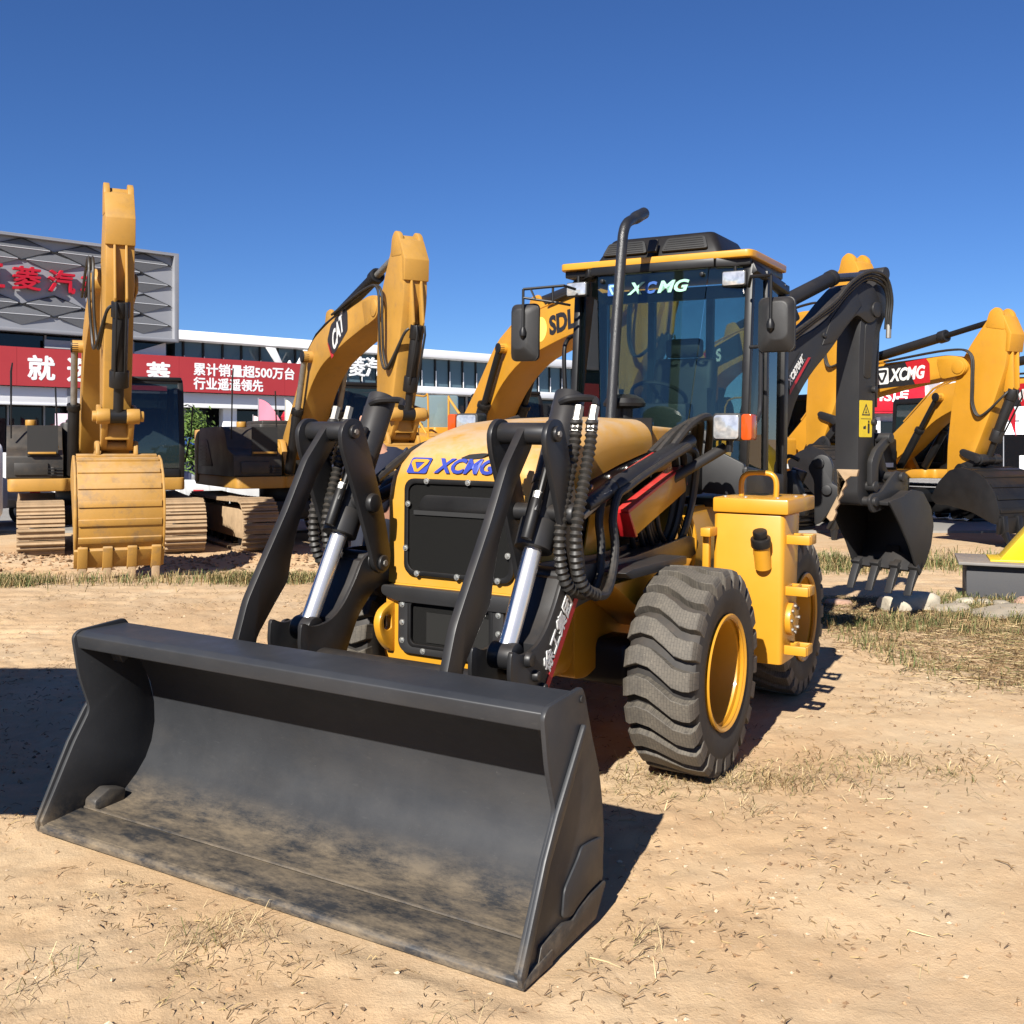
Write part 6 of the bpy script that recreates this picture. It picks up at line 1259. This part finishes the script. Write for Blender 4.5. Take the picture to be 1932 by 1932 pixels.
tuft = [(-.42, 2.33, .16), (-1.02, 3.45, .16), (-.42, 2.62, .13), (-.20, 2.84, .13), (.42, 3.45, .08), (-1.5, 3.2, .10), (.55, 2.55, .10), (-.66, 2.42, .12), (1.05, 4.55, .12), (-.95, 3.62, .10)]
tf_ = lambda x, y: sum(np.exp(-(((x - a) / r_) ** 2 + ((y - b) / r_) ** 2)) for a, b, r_ in tuft) * on_free(x, y)
P_ = dens(2600, -2, 1.6, 2.1, 5, lambda x, y: np.clip(tf_(x, y), 0, 1), 36); blades(0, P_, .03, .10, .0016, 2.6, [G3, G4, G4, G2, G5], 'straw_tufts', seed=46)
lit = lambda x, y: (.10 + .9 * clump(x, y, 2.2, 9)) * on_free(x, y) * (1 - .86 * sstep(.6, 1.7, x - .1 * y) * (1 - sstep(5.4, 6.4, y))) * np.clip(3.2 / y, 0, 1) ** .8
P_ = dens(11000, -5, 5, 1.9, 11, lit, 37); blades(0, P_, .008, .055, .0012, 1, [G5, G5, G6, G3, G5, G3, CR1B], 'straw_litter', seed=47, flat_=True)
P_ = dens(190, -3, 4, 2, 8, lambda x, y: on_free(x, y) * 1.0, 38); blades(0, P_, .07, .17, .0017, 1, [G4, G5, G4], 'loose_stalks', seed=48, flat_=True)
# crumbs of earth and pebbles
def crumbs(n, seed, name, mats, smin, smax, box_, f):
    r = np.random.default_rng(seed); x, y = dens(n, *box_, f, seed); n = len(x); z = ground_z(x, y); s = r.uniform(smin, smax, n) * r.uniform(.4, 1, n)
    ov = np.array([(1, 0, 0), (-1, 0, 0), (0, 1, 0), (0, -1, 0), (0, 0, 1), (0, 0, -1)], float); of = np.array([(0, 2, 4), (2, 1, 4), (1, 3, 4), (3, 0, 4), (2, 0, 5), (1, 2, 5), (3, 1, 5), (0, 3, 5)])
    V = ov[None] * s[:, None, None] * r.uniform(.5, 1.3, (n, 6, 1)) * np.array([1, 1, .6]) + r.normal(0, .2, (n, 6, 3)) * s[:, None, None] + np.stack([x, y, z + s * .12], -1)[:, None]
    F_ = (of[None] + (np.arange(n) * 6)[:, None, None]).reshape(-1, 3)
    me = bpy.data.meshes.new(name); me.from_pydata(V.reshape(-1, 3).tolist(), [], F_.tolist())
    for m in mats: me.materials.append(m)
    me.polygons.foreach_set('material_index', np.repeat(r.integers(0, len(mats), n), 8).astype(np.int32)); return link(name, me, kind='stuff')
CR1 = paint('earth_crumb', (.36, .225, .12), .95, .2, 12); CR2 = paint('dark_crumb', (.19, .115, .06), .95, .2, 12); CR3 = paint('pale_crumb', (.52, .40, .27), .9, .2, 12)
crumbs(9000, 51, 'earth_crumbs', [CR1, CR1, CR2, CR3], .004, .016, (-5, 5, 2, 10), lambda x, y: (.15 + .85 * clump(x, y, 1.5, 4)) * on_free(x, y) * np.clip(3.5 / y, 0, 1))
crumbs(1600, 52, 'earth_clods', [CR1, CR1, CR2], .015, .07, (-9, -1, 13.2, 17.2), lambda x, y: np.exp(-((y - 15.2) / 1.0) ** 2))
# ------------------------------------------------------------------ small tree behind the first excavator's cab
tr = thing('young_tree', 'small leafy tree beside the cab of the far left excavator', 'tree', (-8.55, 27.8, 0))
MB().tube([(0, 0, 0), (.04, 0, .9), (0, .05, 2.0)], [.07, .05, .025], 10).tube([(.03, 0, 1.0), (.35, .1, 1.9)], [.03, .012], 6).tube([(.02, 0, 1.1), (-.3, -.1, 2.1)], [.03, .012], 6).build('trunk', paint('bark', (.10, .075, .05), .9, .2, 9), tr)
r = np.random.default_rng(5); n = 2600; V = []; F_ = []; 
for i in range(n):
    k = r.integers(0, 9); cc = np.array([(0, 0, 2.1), (.4, .1, 1.9), (-.35, -.1, 2.1), (.2, 0, 1.35), (-.2, .1, 1.5), (.35, 0, 1.0), (-.1, 0, 2.5), (.55, .1, 1.5), (.15, .1, .75)][k]); p = cc + r.normal(0, .17, 3); d = r.normal(0, 1, 3); d /= np.linalg.norm(d); e = np.cross(d, r.normal(0, 1, 3)); e /= np.linalg.norm(e); l = r.uniform(.04, .09)
    o = len(V); V += [p - d * l, p + e * l * .4, p + d * l, p - e * l * .4]; F_.append((o, o + 1, o + 2, o + 3))
me = bpy.data.meshes.new('crown'); me.from_pydata([tuple(v) for v in V], [], F_); me.materials.append(leaf('tree_leaf', (.10, .16, .035))); link('crown', me, tr)
